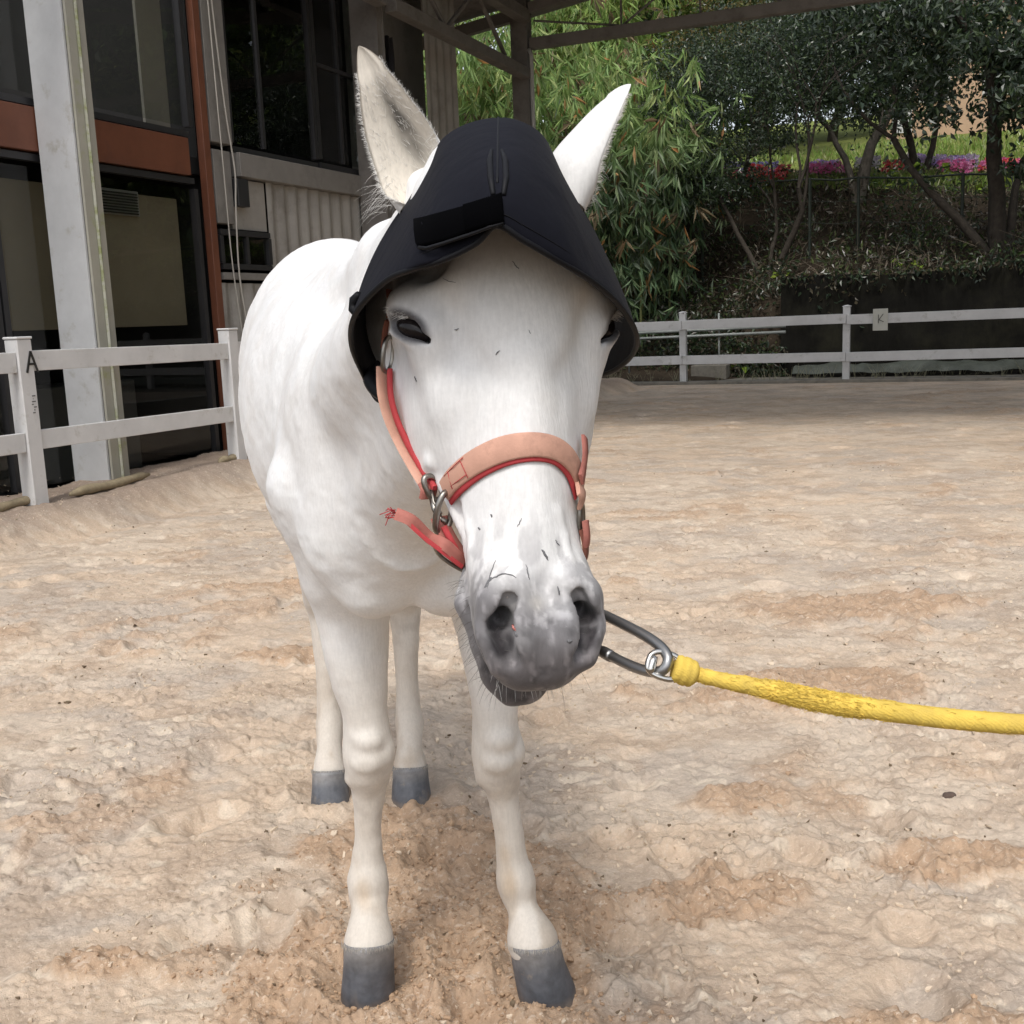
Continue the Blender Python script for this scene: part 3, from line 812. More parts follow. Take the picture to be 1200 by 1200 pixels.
# ---- coat colour
def coat(V_):
    x, y, z = V_.T; n = len(V_)
    c = np.full((n, 3), .0)+np.array([.80, .795, .785])
    n1 = fbm(V_*6, 4, 101)[:, None]; n2 = fbm(V_*22, 3, 102)[:, None]; n3 = fbm(V_*np.array([90, 90, 22]), 2, 103)[:, None]
    c *= .95+.10*n1
    c = c*(1-.16*sst(n2, .45, .75))+np.array([.58, .52, .45])*.16*sst(n2, .45, .75)
    nb = sst(fbm(V_*np.array([3.5, 3.5, 5.5]), 4, 109), .50, .72)[:, None]; c = c*(1-.09*nb)+np.array([.60, .50, .38])*.09*nb
    rel = V_-HO; a = rel@hA/hL; s_ = rel@hS; nn = rel@hN
    head = (y < 1.38)
    # yellowish forehead and blaze strokes
    fo = (np.exp(-((a-.30)/.16)**2)*np.exp(-(s_/.06)**2)*head*(nn > -.03))[:, None]
    c = c*(1-fo*.30*n1*1.6)+np.array([.70, .64, .53])*fo*.30*n1*1.6
    # grey skin of the muzzle showing through
    mz = sst(a+(n1[:, 0]-.5)*.07+(n2[:, 0]-.5)*.07-.030*np.cos(s_*40), .765, .885)*head
    mz = np.clip(mz, 0, 1)[:, None]
    grey = np.array([.128, .121, .127])*(.6+.9*n2)*(.8+.4*n1)
    c = c*(1-mz*.93)+grey*mz*.93
    lo = (sst(a, .93, .99)*head)[:, None]; c = c*(1-lo*.6)+np.array([.075, .062, .062])*lo*.6
    st = (np.exp(-((a-.80)/.07)**2)*sst(n3[:, 0], .52, .62)*head*.5)[:, None]
    c = c*(1-st)+np.array([.30, .29, .30])*st
    # paler scuff below the left nostril side, rubbed skin
    for (aa_, ss, rr_, col, k) in ((.895, .022, .012, (.34, .34, .35), .6), (.935, -.026, .010, (.30, .29, .29), .5), (.83, 0.0, .018, (.40, .40, .42), .4), (.875, -.006, .007, (.50, .47, .43), .7)):
        m = (np.exp(-(((a-aa_)*hL/rr_)**2+((s_-ss)/rr_)**2))*head*(nn > -.06))[:, None]*k*np.clip(n2*1.6, 0, 1)
        c = c*(1-m)+np.array(col)*m
    # nostril lining and lips are dark skin; shade inside the nostrils is painted in too
    for q in (-1, 1):
        o_ = -.002 if q < 0 else .006
        dd = np.minimum(np.linalg.norm(V_-H(.895, .040*q+o_, -.014), axis=1), np.linalg.norm(V_-H(.938, .039*q+o_, -.012), axis=1))
        m = (1-sst(dd, .010, .019))[:, None]; c = c*(1-m*.93)+np.array([.022, .019, .021])*m*.93
        # skin round the eye
        ec, out, tx, ty, rim = EYE[q]
        r = V_-rim; ex, ey, eo = r@tx, r@ty, r@out
        dd = np.sqrt(((ex-.004)/2.1)**2+ey**2+(eo*.3)**2)
        m = (1-sst(dd+(n2[:, 0]-.5)*.006, .0125, .019))[:, None]; c = c*(1-m*.95)+np.array([.022, .020, .022])*m*.95
        dd2 = np.sqrt((ex/1.6)**2+((ey-.010)/1.5)**2+(eo*.3)**2)
        m = (1-sst(dd2+(n2[:, 0]-.5)*.03, .018, .042))[:, None]*.30; c = c*(1-m)+np.array([.20, .195, .21])*m
    # stained lower legs
    lg = (1-sst(z, .45, .95))[:, None]*(y > 1.7)[:, None]
    c = c*(1-lg*.75)+np.array([.60, .535, .45])*lg*.75
    l2 = (1-sst(z, .05, .60))[:, None]*sst(fbm(V_*np.array([18, 18, 9]), 3, 104), .45, .65)[:, None]
    c = c*(1-l2*.55)+np.array([.42, .33, .24])*l2*.55
    kn = np.exp(-((z-.47)/.07)**2)[:, None]*sst(n2, .4, .7)*(y > 1.7)[:, None]; c = c*(1-kn*.45)+np.array([.36, .31, .27])*kn*.45
    for q in (P(590, 1010, 2.07), P(596, 1040, 2.07), P(421, 1055, 2.07)):
        m = (1-sst(np.linalg.norm((V_-q)*np.array([1, .6, .7]), axis=1)+(n2[:, 0]-.5)*.02, .008, .034))[:, None]*.55
        c = c*(1-m)+np.array([.50, .36, .22])*m
    # grain of the muzzle skin: pale hair ends and dark pores
    g1_ = fbm(V_*np.array([150, 150, 70]), 3, 120)[:, None]; g2_ = fbm(V_*60, 3, 121)[:, None]
    c = c*(1+mz*(sst(g1_, .52, .70)*.75-sst(g2_, .55, .72)*.40)) 
    return np.clip(c, .01, .8)
HC = coat(HV)
for e in EARS:
    v_, f_, c_ = ear_mesh(e); b = len(HV)
    HV = np.concatenate([HV, v_]); HF = np.concatenate([HF, f_+b]); HC = np.concatenate([HC, c_])

def fur(m, N, L, b, tc):
    mp = N.new('ShaderNodeMapping'); mp.inputs['Scale'].default_value = (1, 1, .16)
    L.new(tc.outputs['Object'], mp.inputs['Vector'])
    n = N.new('ShaderNodeTexNoise'); n.inputs['Scale'].default_value = 420; n.inputs['Detail'].default_value = 3
    L.new(mp.outputs[0], n.inputs['Vector'])
    n2 = N.new('ShaderNodeTexNoise'); n2.inputs['Scale'].default_value = 38; n2.inputs['Detail'].default_value = 4
    L.new(mp.outputs[0], n2.inputs['Vector'])
    ad = N.new('ShaderNodeMath'); ad.operation = 'MULTIPLY_ADD'; ad.inputs[1].default_value = .5
    L.new(n.outputs['Fac'], ad.inputs[0]); L.new(n2.outputs['Fac'], ad.inputs[2])
    bp = N.new('ShaderNodeBump'); bp.inputs['Strength'].default_value = .26; bp.inputs['Distance'].default_value = .004
    L.new(ad.outputs[0], bp.inputs['Height']); L.new(bp.outputs[0], b.inputs['Normal'])
    b.inputs['Sheen Weight'].default_value = .15
    src = b.inputs['Base Color'].links[0].from_socket
    q = N.new('ShaderNodeTexNoise'); q.inputs['Scale'].default_value = 260; q.inputs['Detail'].default_value = 4; L.new(mp.outputs[0], q.inputs['Vector'])
    r_ = N.new('ShaderNodeMapRange'); r_.inputs[1].default_value = .35; r_.inputs[2].default_value = .65; r_.inputs[3].default_value = .955; r_.inputs[4].default_value = 1.03; L.new(q.outputs['Fac'], r_.inputs[0])
    vm = N.new('ShaderNodeVectorMath'); vm.operation = 'SCALE'; L.new(src, vm.inputs[0]); L.new(r_.outputs[0], vm.inputs['Scale']); L.new(vm.outputs[0], b.inputs['Base Color'])
    b.inputs['Subsurface Weight'].default_value = 0.0
M_COAT = mat('horse_coat', (.8, .8, .8), rough=.55, spec=.25, attr='Col', noise=(160, .045), extra=fur)
HORSE_O = np.array([-.25, 2.65, 0])
horse = empty('horse', HORSE_O)
tag(horse, 'white horse with grey muzzle standing on the sand in a black hood, facing the camera', 'horse')
me = mesh_np('body', HV-HORSE_O, HF, M_COAT, True); set_color(me, HC)
link('body', me, horse)
def hb(): return MB(HORSE_O)

# eyeballs
def gl(m, N, L, b, tc): b.inputs['Coat Weight'].default_value = .12; b.inputs['Coat Roughness'].default_value = .06
M_EYE = mat('eye', (.012, .009, .009), rough=.2, spec=.2, extra=gl)
for s_ in (-1, 1):
    ec, out, tx, ty, rim = EYE[s_]
    b = hb(); c = rim-out*.0225; R = .0300
    G = [[c+R*(out*math.cos(t)+(tx*math.cos(p_)+ty*.64*math.sin(p_))*math.sin(t)) for p_ in np.linspace(0, 2*math.pi, 33)] for t in np.linspace(.001, .98, 24)]
    b.grid(G); b.build('eye', M_EYE, horse, True)
M_HAIR = mat('white_hair', (.78, .76, .72), rough=.6)
M_DHAIR = mat('dark_hair', (.10, .09, .085), rough=.6)
def hairs(roots, name, m, parent=horse, kind='stuff'):
    """roots: (point, direction, length, radius, droop)"""
    b = hb()
    for p, d, ln, r, dr in roots:
        p = np.array(p, float); d = np.array(d, float); d /= np.linalg.norm(d)
        pts = [p+d*ln*t+np.array([0, 0, -dr*ln*t*t]) for t in (0, .35, .7, 1)]
        b.tube(pts, [r, r*.85, r*.6, r*.15], 3, caps=False)
    o = b.build(name, m, parent, True)
    if kind: o['kind'] = kind
rh = np.random.default_rng(33)
# lashes
L1 = []
for s_ in (-1, 1):
    ec, out, tx, ty, rim = EYE[s_]
    for i in range(150):
        t = rh.uniform(-.024, .004)
        L1.append((rim+out*.004+tx*t-ty*(.0098+rh.uniform(0, .003)-abs(t)*.1), out*1.0-tx*rh.uniform(.2, 1.2)-ty*rh.uniform(-.5, .4), rh.uniform(.008, .017), .00035, .3))
hairs(L1, 'eyelashes', M_HAIR)
# ear fringe
L2 = []
for e in EARS:
    v_, f_, c_ = ear_mesh(e); n_s, n_t = 25, 26
    cA = np.array(e['c'])
    for i in range(950):
        t = rh.random()**.8*.86; j = 0 if rh.random() < .5 else n_s-1
        row = int(t*(n_t-1)); f = t*(n_t-1)-row
        p = v_[row*n_s+j]*(1-f)+v_[min(row+1, n_t-1)*n_s+j]*f
        inw = v_[row*n_s+n_s//2]; out = p-inw; out /= np.linalg.norm(out)
        up_ = (cA[-1]-cA[0]); up_ /= np.linalg.norm(up_)
        d = out*rh.uniform(.2, .8)+up_*rh.uniform(.2, 1.0)+np.array(e['open'])*rh.uniform(-.1, .5)+rh.normal(0, .25, 3)
        L2.append((p, d, rh.uniform(.002, .0075)*(1.2-.5*t), .00022, .1))
    base = n_s*2
    for i in range(60):   # long tuft at the bottom of the opening
        t = rh.uniform(.12, .34); row = int(t*(n_t-1)); j = int(rh.integers(0, 5)) if rh.random() < .5 else n_s-1-int(rh.integers(0, 5))
        p = v_[n_s*n_t+row*n_s+j]
        d = np.array(e['open'])*1.0+np.array([e['side']*.6, 0, -.35])+rh.normal(0, .35, 3)
        L2.append((p, d, rh.uniform(.008, .022), .00022, .4))
    for i in range(300):   # short hair inside
        t = rh.uniform(.15, .8); row = int(t*(n_t-1)); j = int(rh.integers(2, n_s-2))
        p = v_[n_s*n_t+row*n_s+j]
        d = np.array(e['open'])*.4+up_*1.0+rh.normal(0, .3, 3)
        L2.append((p, d, rh.uniform(.006, .014), .00025, .1))
hairs(L2, 'ear_hair', M_HAIR)
# whiskers round mouth and chin
L3 = []
for i in range(95):
    s_ = rh.uniform(-.055, .055); a = rh.uniform(.90, 1.01)
    p = snap(H(a, s_, rh.uniform(-.10, -.02)))
    n_ = nrm_at(p)
    L3.append((p, n_+np.array([0, 0, -.45])+rh.normal(0, .25, 3), rh.uniform(.008, .026), .00022, .35))
for i in range(40):
    p = snap(H(rh.uniform(.80, 1.0), -.062, rh.uniform(-.09, -.04))); n_ = nrm_at(p)
    L3.append((p, n_*.8+np.array([-.4, 0, -.3])+rh.normal(0, .25, 3), rh.uniform(.008, .022), .00020, .3))
hairs(L3, 'whiskers', M_DHAIR)
L4 = []
for i in range(60):
    p = snap(H(rh.uniform(.96, 1.0), rh.uniform(-.03, .04), rh.uniform(-.10, -.05)))
    L4.append((p, nrm_at(p)+np.array([0, 0, -.9])+rh.normal(0, .2, 3), rh.uniform(.012, .03), .0003, .2))
hairs(L4, 'chin_hair', M_HAIR)
# short fuzz hanging at the left of the poll, behind the ear
L5 = []
for i in range(34):
    p = P(rh.uniform(446, 462), rh.uniform(212, 250), 1.42)
    L5.append((p, (-1, rh.uniform(-.3, .3), rh.uniform(-.7, .35)), rh.uniform(.015, .04), .00015, .5))
hairs(L5, 'mane_wisps', M_HAIR)
# hooves
M_HOOF = mat('hoof', (.115, .125, .14), rough=.55, attr='Col', noise=(26, .35), bump=(60, .4, .003), dirt=(16, (.33, .27, .20), .60, .80))
def hoof(cx, cy, top, x_top, y_top, r0, r1):
    b = hb(); n = 40; rows = []
    prof = [(0.0, r0*.80, top+.006), (.02, r0*1.00, top+.006), (.06, r0*1.035, top-.002), (.12, r0*1.015, top-.010), (.3, 0, 0), (.5, 0, 0), (.7, 0, 0), (.9, 0, 0), (1.0, 0, 0)]
    bot = -.020
    for t, r, z in prof:
        if r == 0:
            r = r0+(r1-r0)*t; z = (top-.004)*(1-t)+bot*t
            r *= 1+.006*math.sin(t*38)+.004*math.sin(t*71+1)
        row = []
        for k in range(n):
            a = 2*math.pi*k/n; x_, y_ = math.cos(a), math.sin(a)
            ry = 1.12 if y_ < 0 else .92
            wob = 1+.02*(fbm(np.array([[x_*1.5, y_*1.5, t*3+cx*9]]), 2, 7)[0]-.5)
            row.append(np.array([x_top*(1-t)+cx*t+r*x_*wob, y_top*(1-t)+cy*t+r*y_*ry*wob - (.012*t if y_ < 0 else 0), z+(.012*(1-t)*(-y_))]))
        rows.append(row)
    b.grid(rows, True)
    b.v += [rows[-1][0]*0+np.array([cx, cy, bot])-HORSE_O, np.array([x_top, y_top, top+.012])-HORSE_O]
    L_ = len(b.v)
    for k in range(n):
        b.f.append([(len(rows)-1)*n+k, (len(rows)-1)*n+(k+1) % n, L_-2][::-1]); b.f.append([k, (k+1) % n, L_-1])
    o = b.build('hoof', M_HOOF, horse, True); q = np.array(b.v); tt = np.clip((top-(q[:, 2]))/(top+.02), 0, 1)
    nz = fbm((q+cx*7)*40, 3, 151); nl = fbm((q+cx*7)*np.array([90, 90, 14]), 3, 152)
    k_ = np.clip(np.exp(-(tt/.16)**2)*(.35+nz*1.1), 0, 1)[:, None]; lw = (sst(tt+(nz-.5)*.6, .70, 1.0)*.6)[:, None]
    cc = np.array([.105, .112, .128])*(.7+.6*nl[:, None]); cc = cc*(1-k_*.65)+np.array([.30, .29, .28])*k_*.65; cc = cc*(1-lw)+np.array([.36, .27, .19])*lw
    set_color(o.data, cc); return o
c1 = P(433, 1104, 2.105); c2 = P(625, 1106, 2.09)
hoof(-.348, 2.145, c1[2], c1[0], c1[1], .0510, .0570)
hoof(.038, 2.125, c2[2], c2[0], c2[1], .0515, .0625)
hoof(-.575, 3.11, .083, -.575, 3.14, .052, .058)
hoof(-.335, 3.12, .083, -.335, 3.14, .052, .060)
# fringe of hair over the top of each hoof
L6 = []
for (tx_, ty_, tz_, r_) in ((c1[0], c1[1], c1[2], .0518), (c2[0], c2[1], c2[2], .0523), (-.575, 3.14, .083, .051), (-.335, 3.14, .083, .051)):
    for i in range(900):
        a = rh.uniform(0, 6.28); y_ = math.sin(a); rr3 = r_*(1.10 if y_ < 0 else .93)
        L6.append((np.array([tx_+rr3*math.cos(a), ty_+rr3*y_, tz_+.012*(-y_)+rh.uniform(.002, .012)]), (math.cos(a)*.16, y_*.16, -1), rh.uniform(.002, .010), .0002, .0))
hairs(L6, 'coronet_hair', mat('stained_hair', (.58, .53, .46), rough=.7))
# tail, hanging behind the croup
b = hb(); rt_ = np.random.default_rng(8)
for i in range(160):
    ox, oy = rt_.normal(0, .028, 2); ln = rt_.uniform(.60, .74)
    p0 = np.array([-.47+ox*.5, 3.44, 1.38+oy*.4])
    b.tube([p0, p0+(ox*.6, .07, -.10), p0+(ox*1.3, .09+oy, -.38), p0+(ox*1.7, .08+oy*1.5, -ln)], [.006, .006, .005, .001], 4)
b.build('tail', M_HAIR, horse, True)
# small dark scratches and scabs on the face
M_SCAB = mat('scab', (.15, .15, .155), rough=.8); M_PINK = mat('raw_skin', (.55, .20, .17), rough=.5); M_WSCAR = mat('pale_skin', (.62, .57, .54), rough=.6)
def mark(pts, wid, m, name='scratch'):
    b = hb(); L_, R_ = [], []
    xs_ = [q[0] for q in pts]; ys_ = [q[1] for q in pts]; m_ = 4*len(pts); tt_ = np.linspace(0, len(pts)-1, m_)
    sm = lambda v: np.convolve(np.pad(np.interp(tt_, range(len(pts)), v), 2, 'edge'), np.ones(5)/5, 'valid')+rh.normal(0, .35, m_)
    ps = [onskin(x, y, .0005) for x, y in zip(sm(xs_), sm(ys_))]
    for i, p in enumerate(ps):
        t = ps[min(i+1, len(ps)-1)]-ps[max(i-1, 0)]; t /= np.linalg.norm(t)+1e-9
        s_ = np.cross(t, nrm_at(p)); w_ = wid*.5*math.sin(math.pi*(i+.35)/(len(ps)-.3))
        L_.append(p+s_*w_); R_.append(p-s_*w_)
    lo_ = [p-nrm_at(p)*.002 for p in L_]; ro_ = [p-nrm_at(p)*.002 for p in R_]
    b.grid([lo_, L_, R_, ro_]); b.build(name, m, horse, True)
for pts, wd, m in (([(634, 643), (638, 649), (643, 658)], .0022, M_SCAB), ([(650, 632), (656, 640)], .0009, M_SCAB), ([(580, 416), (583, 413), (587, 410)], .0007, M_SCAB),
                  ([(606, 618), (609, 612), (612, 607)], .0007, M_SCAB), ([(616, 660), (618, 670), (620, 680)], .0009, M_SCAB), ([(653, 686), (655, 693), (656, 698)], .0016, M_SCAB),
                  ([(569, 690), (572, 682), (580, 676), (590, 672), (600, 674), (606, 677)], .0011, M_SCAB), ([(571, 692), (574, 674), (582, 655)], .0007, M_SCAB), ([(567, 690), (573, 680), (576, 676)], .0020, M_SCAB),
                  ([(518, 325), (526, 330), (535, 331)], .0006, M_SCAB), ([(532, 387), (537, 385)], .0008, M_SCAB), ([(619, 386), (622, 392)], .0006, M_SCAB), ([(560, 618), (563, 621)], .0012, M_SCAB),
                  ([(485, 440), (489, 448)], .0006, M_SCAB), ([(600, 305), (604, 312), (609, 316)], .0007, M_SCAB), ([(575, 602), (577, 606)], .0014, M_SCAB),
                  ([(664, 750), (667, 752), (671, 750)], .0028, M_SCAB), ([(603, 741), (606, 746)], .0016, M_SCAB)):
    mark(pts, wd, m)
mark([(600, 731), (602, 737), (605, 739)], .0022, M_PINK, 'graze'); mark([(593, 699), (596, 699)], .0028, M_WSCAR, 'pale_spot')
# ============================================================ hood
def fabric(m, N, L, b, tc):
    n = N.new('ShaderNodeTexNoise'); n.inputs['Scale'].default_value = 14; n.inputs['Detail'].default_value = 3
    n2 = N.new('ShaderNodeTexWave'); n2.inputs['Scale'].default_value = 420; n2.wave_type = 'BANDS'; n2.bands_direction = 'DIAGONAL'
    L.new(tc.outputs['Object'], n.inputs['Vector']); L.new(tc.outputs['Object'], n2.inputs['Vector'])
    b1 = N.new('ShaderNodeBump'); b1.inputs['Strength'].default_value = .5; b1.inputs['Distance'].default_value = .012
    b2 = N.new('ShaderNodeBump'); b2.inputs['Strength'].default_value = .12; b2.inputs['Distance'].default_value = .0008
    L.new(n.outputs['Fac'], b1.inputs['Height']); L.new(n2.outputs['Fac'], b2.inputs['Height']); L.new(b1.outputs[0], b2.inputs['Normal'])
    L.new(b2.outputs[0], b.inputs['Normal']); b.inputs['Sheen Weight'].default_value = .02
M_HOOD = mat('hood_fabric', (.0050, .0054, .0098), rough=.8, spec=.12, extra=fabric)
M_BIND = mat('hood_binding', (.006, .0062, .008), rough=.6, spec=.22)
M_ELAST = mat('ribbed_elastic', (.0012, .0012, .0016), rough=.95, spec=.03)
cols = [  # crown, middle, hem for each seam line, from under the left jaw to under the right one
    [(462, 300, 1.62), (445, 385, 1.55), (452, 470, 1.30)],
    [(455, 275, 1.56), (431, 362, 1.48), (441, 467, 1.33)],
    [(457, 269, 1.48), (426, 345, 1.40), (426, 440, 1.34)],
    [(461, 260, 1.42), (424, 336, 1.33), (412, 405, 1.26)],
    [(474, 240, 1.36), (440, 316, 1.24), (416, 369, 1.17)],
    [(492, 212, 1.32), (467, 282, 1.175), (450, 331, 1.105)],
    [(508, 184, 1.295), (493, 248, 1.125), (482, 316, 1.060)],
    [(519, 163, 1.275), (520, 220, 1.095), (518, 305, 1.035)],
    [(546, 146, 1.255), (553, 200, 1.080), (558, 285, 1.020)],
    [(584, 138, 1.245), (583, 192, 1.070), (582, 264, 1.012)],
    [(613, 144, 1.250), (618, 200, 1.080), (614, 282, 1.020)],
    [(636, 160, 1.270), (654, 225, 1.105), (662, 310, 1.045)],
    [(650, 190, 1.300), (680, 258, 1.150), (698, 333, 1.085)],
    [(665, 220, 1.340), (703, 290, 1.210), (728, 361, 1.140)],
    [(684, 250, 1.390), (722, 328, 1.280), (746, 393, 1.200)],
    [(700, 280, 1.450), (730, 358, 1.350), (740, 417, 1.270)],
    [(705, 300, 1.520), (722, 378, 1.430), (718, 435, 1.340)],
    [(700, 320, 1.600), (705, 395, 1.520), (695, 441, 1.400)]]
def cat(p0, p1, p2, p3, f): return .5*((2*p1)+(-p0+p2)*f+(2*p0-5*p1+4*p2-p3)*f*f+(-p0+3*p1-3*p2+p3)*f**3)
def cr_line(K, n):
    K = [np.asarray(k, float) for k in K]; out = []
    for i in range(len(K)-1):
        for t in np.linspace(0, 1, n, endpoint=False):
            out.append(cat(K[max(i-1, 0)], K[i], K[i+1], K[min(i+2, len(K)-1)], t))
    out.append(K[-1]); return out
W3 = [[P(*q) for q in c] for c in cols]
crown = cr_line([c[0] for c in W3], 6); midl = cr_line([c[1] for c in W3], 6); hem = cr_line([c[2] for c in W3], 6)
NC = len(crown)
rows = []
for t in np.linspace(0, 1, 22):
    row = []
    for j in range(NC):
        a, m_, h = crown[j], midl[j], hem[j]
        q = 2*m_-.5*(a+h)                        # passes through the middle point
        p = (1-t)**2*a+2*t*(1-t)*q+t*t*h
        # centre seam dip and soft drape folds
        cj = abs(j-9*6)/6.0
        p = p+np.array([0, 1, 0])*.0035*math.exp(-(cj/.18)**2)*(1-.3*t)
        u_ = j/NC*26; fold = math.sin(u_*1.9+t*2.2)*.5+math.sin(u_*.9-t*3+1)*.5
        fold += 2.2*(fbm(np.array([[j*.11, t*2.2, 0.]]), 3, 12)[0]-.5)
        p = p+np.array([0, -.0046, 0])*fold*min(1, cj*.4)*(.3+t*.7)
        row.append(p)
    rows.append(row)
HOOD_O = np.array([0, 1.3, 1.5])
hood = empty('fly_hood', HOOD_O); tag(hood, 'black fabric hood with flared eye shades worn over the white horse\'s forehead', 'horse hood')
b = MB(HOOD_O); b.grid(rows); hp = b.build('hood_panel', M_HOOD, hood, True)
md = hp.modifiers.new('thickness', 'SOLIDIFY'); md.thickness = .0035; md.offset = 0
md = hp.modifiers.new('sub', 'SUBSURF'); md.levels = md.render_levels = 1
b = MB(HOOD_O); b.tube([p for p in hem], .0030, 8); b.build('hem_binding', M_BIND, hood, True)
def inward(p):   # towards the head's core
    d = (HO+hA*.12-hN*.1)-p; return d/np.linalg.norm(d)
# a second stitched line just above the hem
st = MB(HOOD_O)
st.tube([rows[-3][j]+np.array([0, -.0022, .0]) for j in range(NC)], .0006, 4); st.build('hem_stitching', M_BIND, hood, True)
b = MB(HOOD_O); b.tube([rows[i][54]+np.array([0, -.0025, 0]) for i in range(0, 15)], .0016, 6)
for dx in (-.006, .006):
    b.tube([rows[i][54]+np.array([dx, -.0022, .0005]) for i in range(0, 15)], .0006, 4)
b.build('centre_seam', M_BIND, hood, True)
# padded poll piece behind the crown, joining the two sides behind the ears
pb = []
for t in np.linspace(0, 1, 9):
    row = []
    for j in range(NC):
        a = crown[j]; row.append(a+np.array([0, .11*t, -.03*t-.05*t*t])*(1 if 30 < j < 78 else .8)+(np.array([-.03, 1.42, 1.42])-a)*.10*t)
    pb.append(row)
b = MB(HOOD_O); b.grid(pb[:6]); o = b.build('poll_panel', M_HOOD, hood, True)
md = o.modifiers.new('thickness', 'SOLIDIFY'); md.thickness = .003
# velcro slit and ribbed strap
def slab(quad, thick, name, m, parent, O, nx=18, ny=5, bulge=.0, rib=0.0, rnd=0):
    """a padded strip with corners quad (world points), raised towards the camera"""
    a, b_, c, d = [np.asarray(q, float) for q in quad]; G = []; n_ = np.cross(b_-a, d-a); n_ /= np.linalg.norm(n_)
    if n_[1] > 0: n_ = -n_
    mb = MB(O)
    for layer in (1, 0):
        for i in range(ny):
            v = i/(ny-1); row = []
            for j in range(nx):
                u = j/(nx-1); p = (a*(1-u)+b_*u)*(1-v)+(d*(1-u)+c*u)*v
                z = (thick if layer else 0)*(1 if 0 < i < ny-1 and 0 < j < nx-1 else .55)+bulge*math.sin(math.pi*u)
                if rib and layer: z += rib*(j % 2)
                row.append(p+n_*z)
            G.append(row)
    mb.grid(G[:ny]); mb.grid([G[ny-1-i] for i in range(0)] or [G[ny+i][::-1] for i in range(ny)])
    nb = ny*nx
    for j in range(nx-1):
        mb.f += [[j, nb+nx-1-j, nb+nx-2-j, j+1], [(ny-1)*nx+j+1, nb+(ny-1)*nx+nx-2-j, nb+(ny-1)*nx+nx-1-j, (ny-1)*nx+j]]
    for i in range(ny-1):
        mb.f += [[i*nx, (i+1)*nx, nb+(i+1)*nx+nx-1, nb+i*nx+nx-1], [i*nx+nx-1, nb+i*nx, nb+(i+1)*nx, (i+1)*nx+nx-1]]
    return mb.build(name, m, parent, True)
ROWP = np.array([p for r in rows for p in r[18:100]])
def on_hood(x, y, off=.004):
    """nearest hood point on a line of sight"""
    d = raydir(x, y); q = ROWP-CAMP; t = q@d; e = np.linalg.norm(q-t[:, None]*d, axis=1)
    k = np.argsort(e)[:8]; w_ = np.exp(-(e[k]/.006)**2)
    return CAMP+d*((t[k]*w_).sum()/w_.sum()-off)
def strip_on(fn, top, bot, nx, off, thick, name, m, parent, O, ribs=0.0, edge=None):
    """strap whose edges follow two pixel polylines, fitted to a surface by fn"""
    T = cr_line([fn(x, y, off) for x, y in top], nx); B = cr_line([fn(x, y, off) for x, y in bot], nx)
    n = len(T); G = []
    mb = MB(O)
    for i in range(n):
        t = T[min(i+1, n-1)]-T[max(i-1, 0)]; nn = np.cross(t, B[i]-T[i]); nn /= np.linalg.norm(nn)+1e-9
        if nn@(CAMP-T[i]) < 0: nn = -nn
        r = ribs*(i % 2)
        G.append([T[i]-nn*thick*.6, T[i]+nn*(thick*.1+r), T[i]*.93+B[i]*.07+nn*(thick*.5+r), T[i]*.5+B[i]*.5+nn*(thick*.62+r), T[i]*.07+B[i]*.93+nn*(thick*.5+r), B[i]+nn*(thick*.1+r), B[i]-nn*thick*.6])
    mb.grid(G); e0, e1 = G[0], G[-1]
    mb.add(e0, [list(range(7))]); mb.add(e1, [list(range(7))[::-1]])
    o = mb.build(name, m, parent, True)
    return T, B, G
strip_on(on_hood, [(487, 256), (515, 249), (545, 241)], [(490, 289), (520, 283), (548, 273)], 8, .0115, .006, 'velcro_strap', M_ELAST, hood, HOOD_O)
strip_on(on_hood, [(545, 240), (568, 233), (588, 226)], [(548, 273), (570, 266), (591, 261)], 22, .0125, .006, 'ribbed_tab', M_ELAST, hood, HOOD_O, ribs=.0012)
mb = MB(HOOD_O)
mb.tube([on_hood(x, y, .012) for x, y in ((491, 290), (500, 291), (520, 285), (550, 275), (573, 266), (590, 261))], .0018, 6); mb.build('strap_binding', M_BIND, hood, True)
for sgn, xs in ((-1, (576, 574, 575, 578)), (1, (588, 592, 593, 590))):
    mb = MB(HOOD_O); mb.tube([on_hood(x, y, .0045) for x, y in zip(xs, (176, 188, 208, 228))], [.0016, .0030, .0030, .0022], 8); mb.build('slit_lip', M_BIND, hood, True)
# chin strap loop of the hood, left behind the cheek
mb = MB(HOOD_O)
lp = [P(428, 436, 1.34), P(423, 448, 1.33), P(431, 464, 1.30), P(446, 474, 1.27), P(456, 470, 1.25)]
for q in range(1):
    G = []
    for i, p in enumerate(cr_line(lp, 5)): G.append([p+np.array([.016, -.004, .014]), p+np.array([.004, .0, .004]), p+np.array([0, .018, .002]), p+np.array([.004, .036, .0])])
    mb.grid(G)
o = mb.build('chin_strap', M_BIND, hood, True); md = o.modifiers.new('t', 'SOLIDIFY'); md.thickness = .006
mb = MB(HOOD_O); mb.tube([P(420, 345, 1.26), P(415, 352, 1.27), P(414, 362, 1.27), P(419, 370, 1.26)], [.004, .006, .006, .004], 8); mb.build('fastening_loop', M_BIND, hood, True)

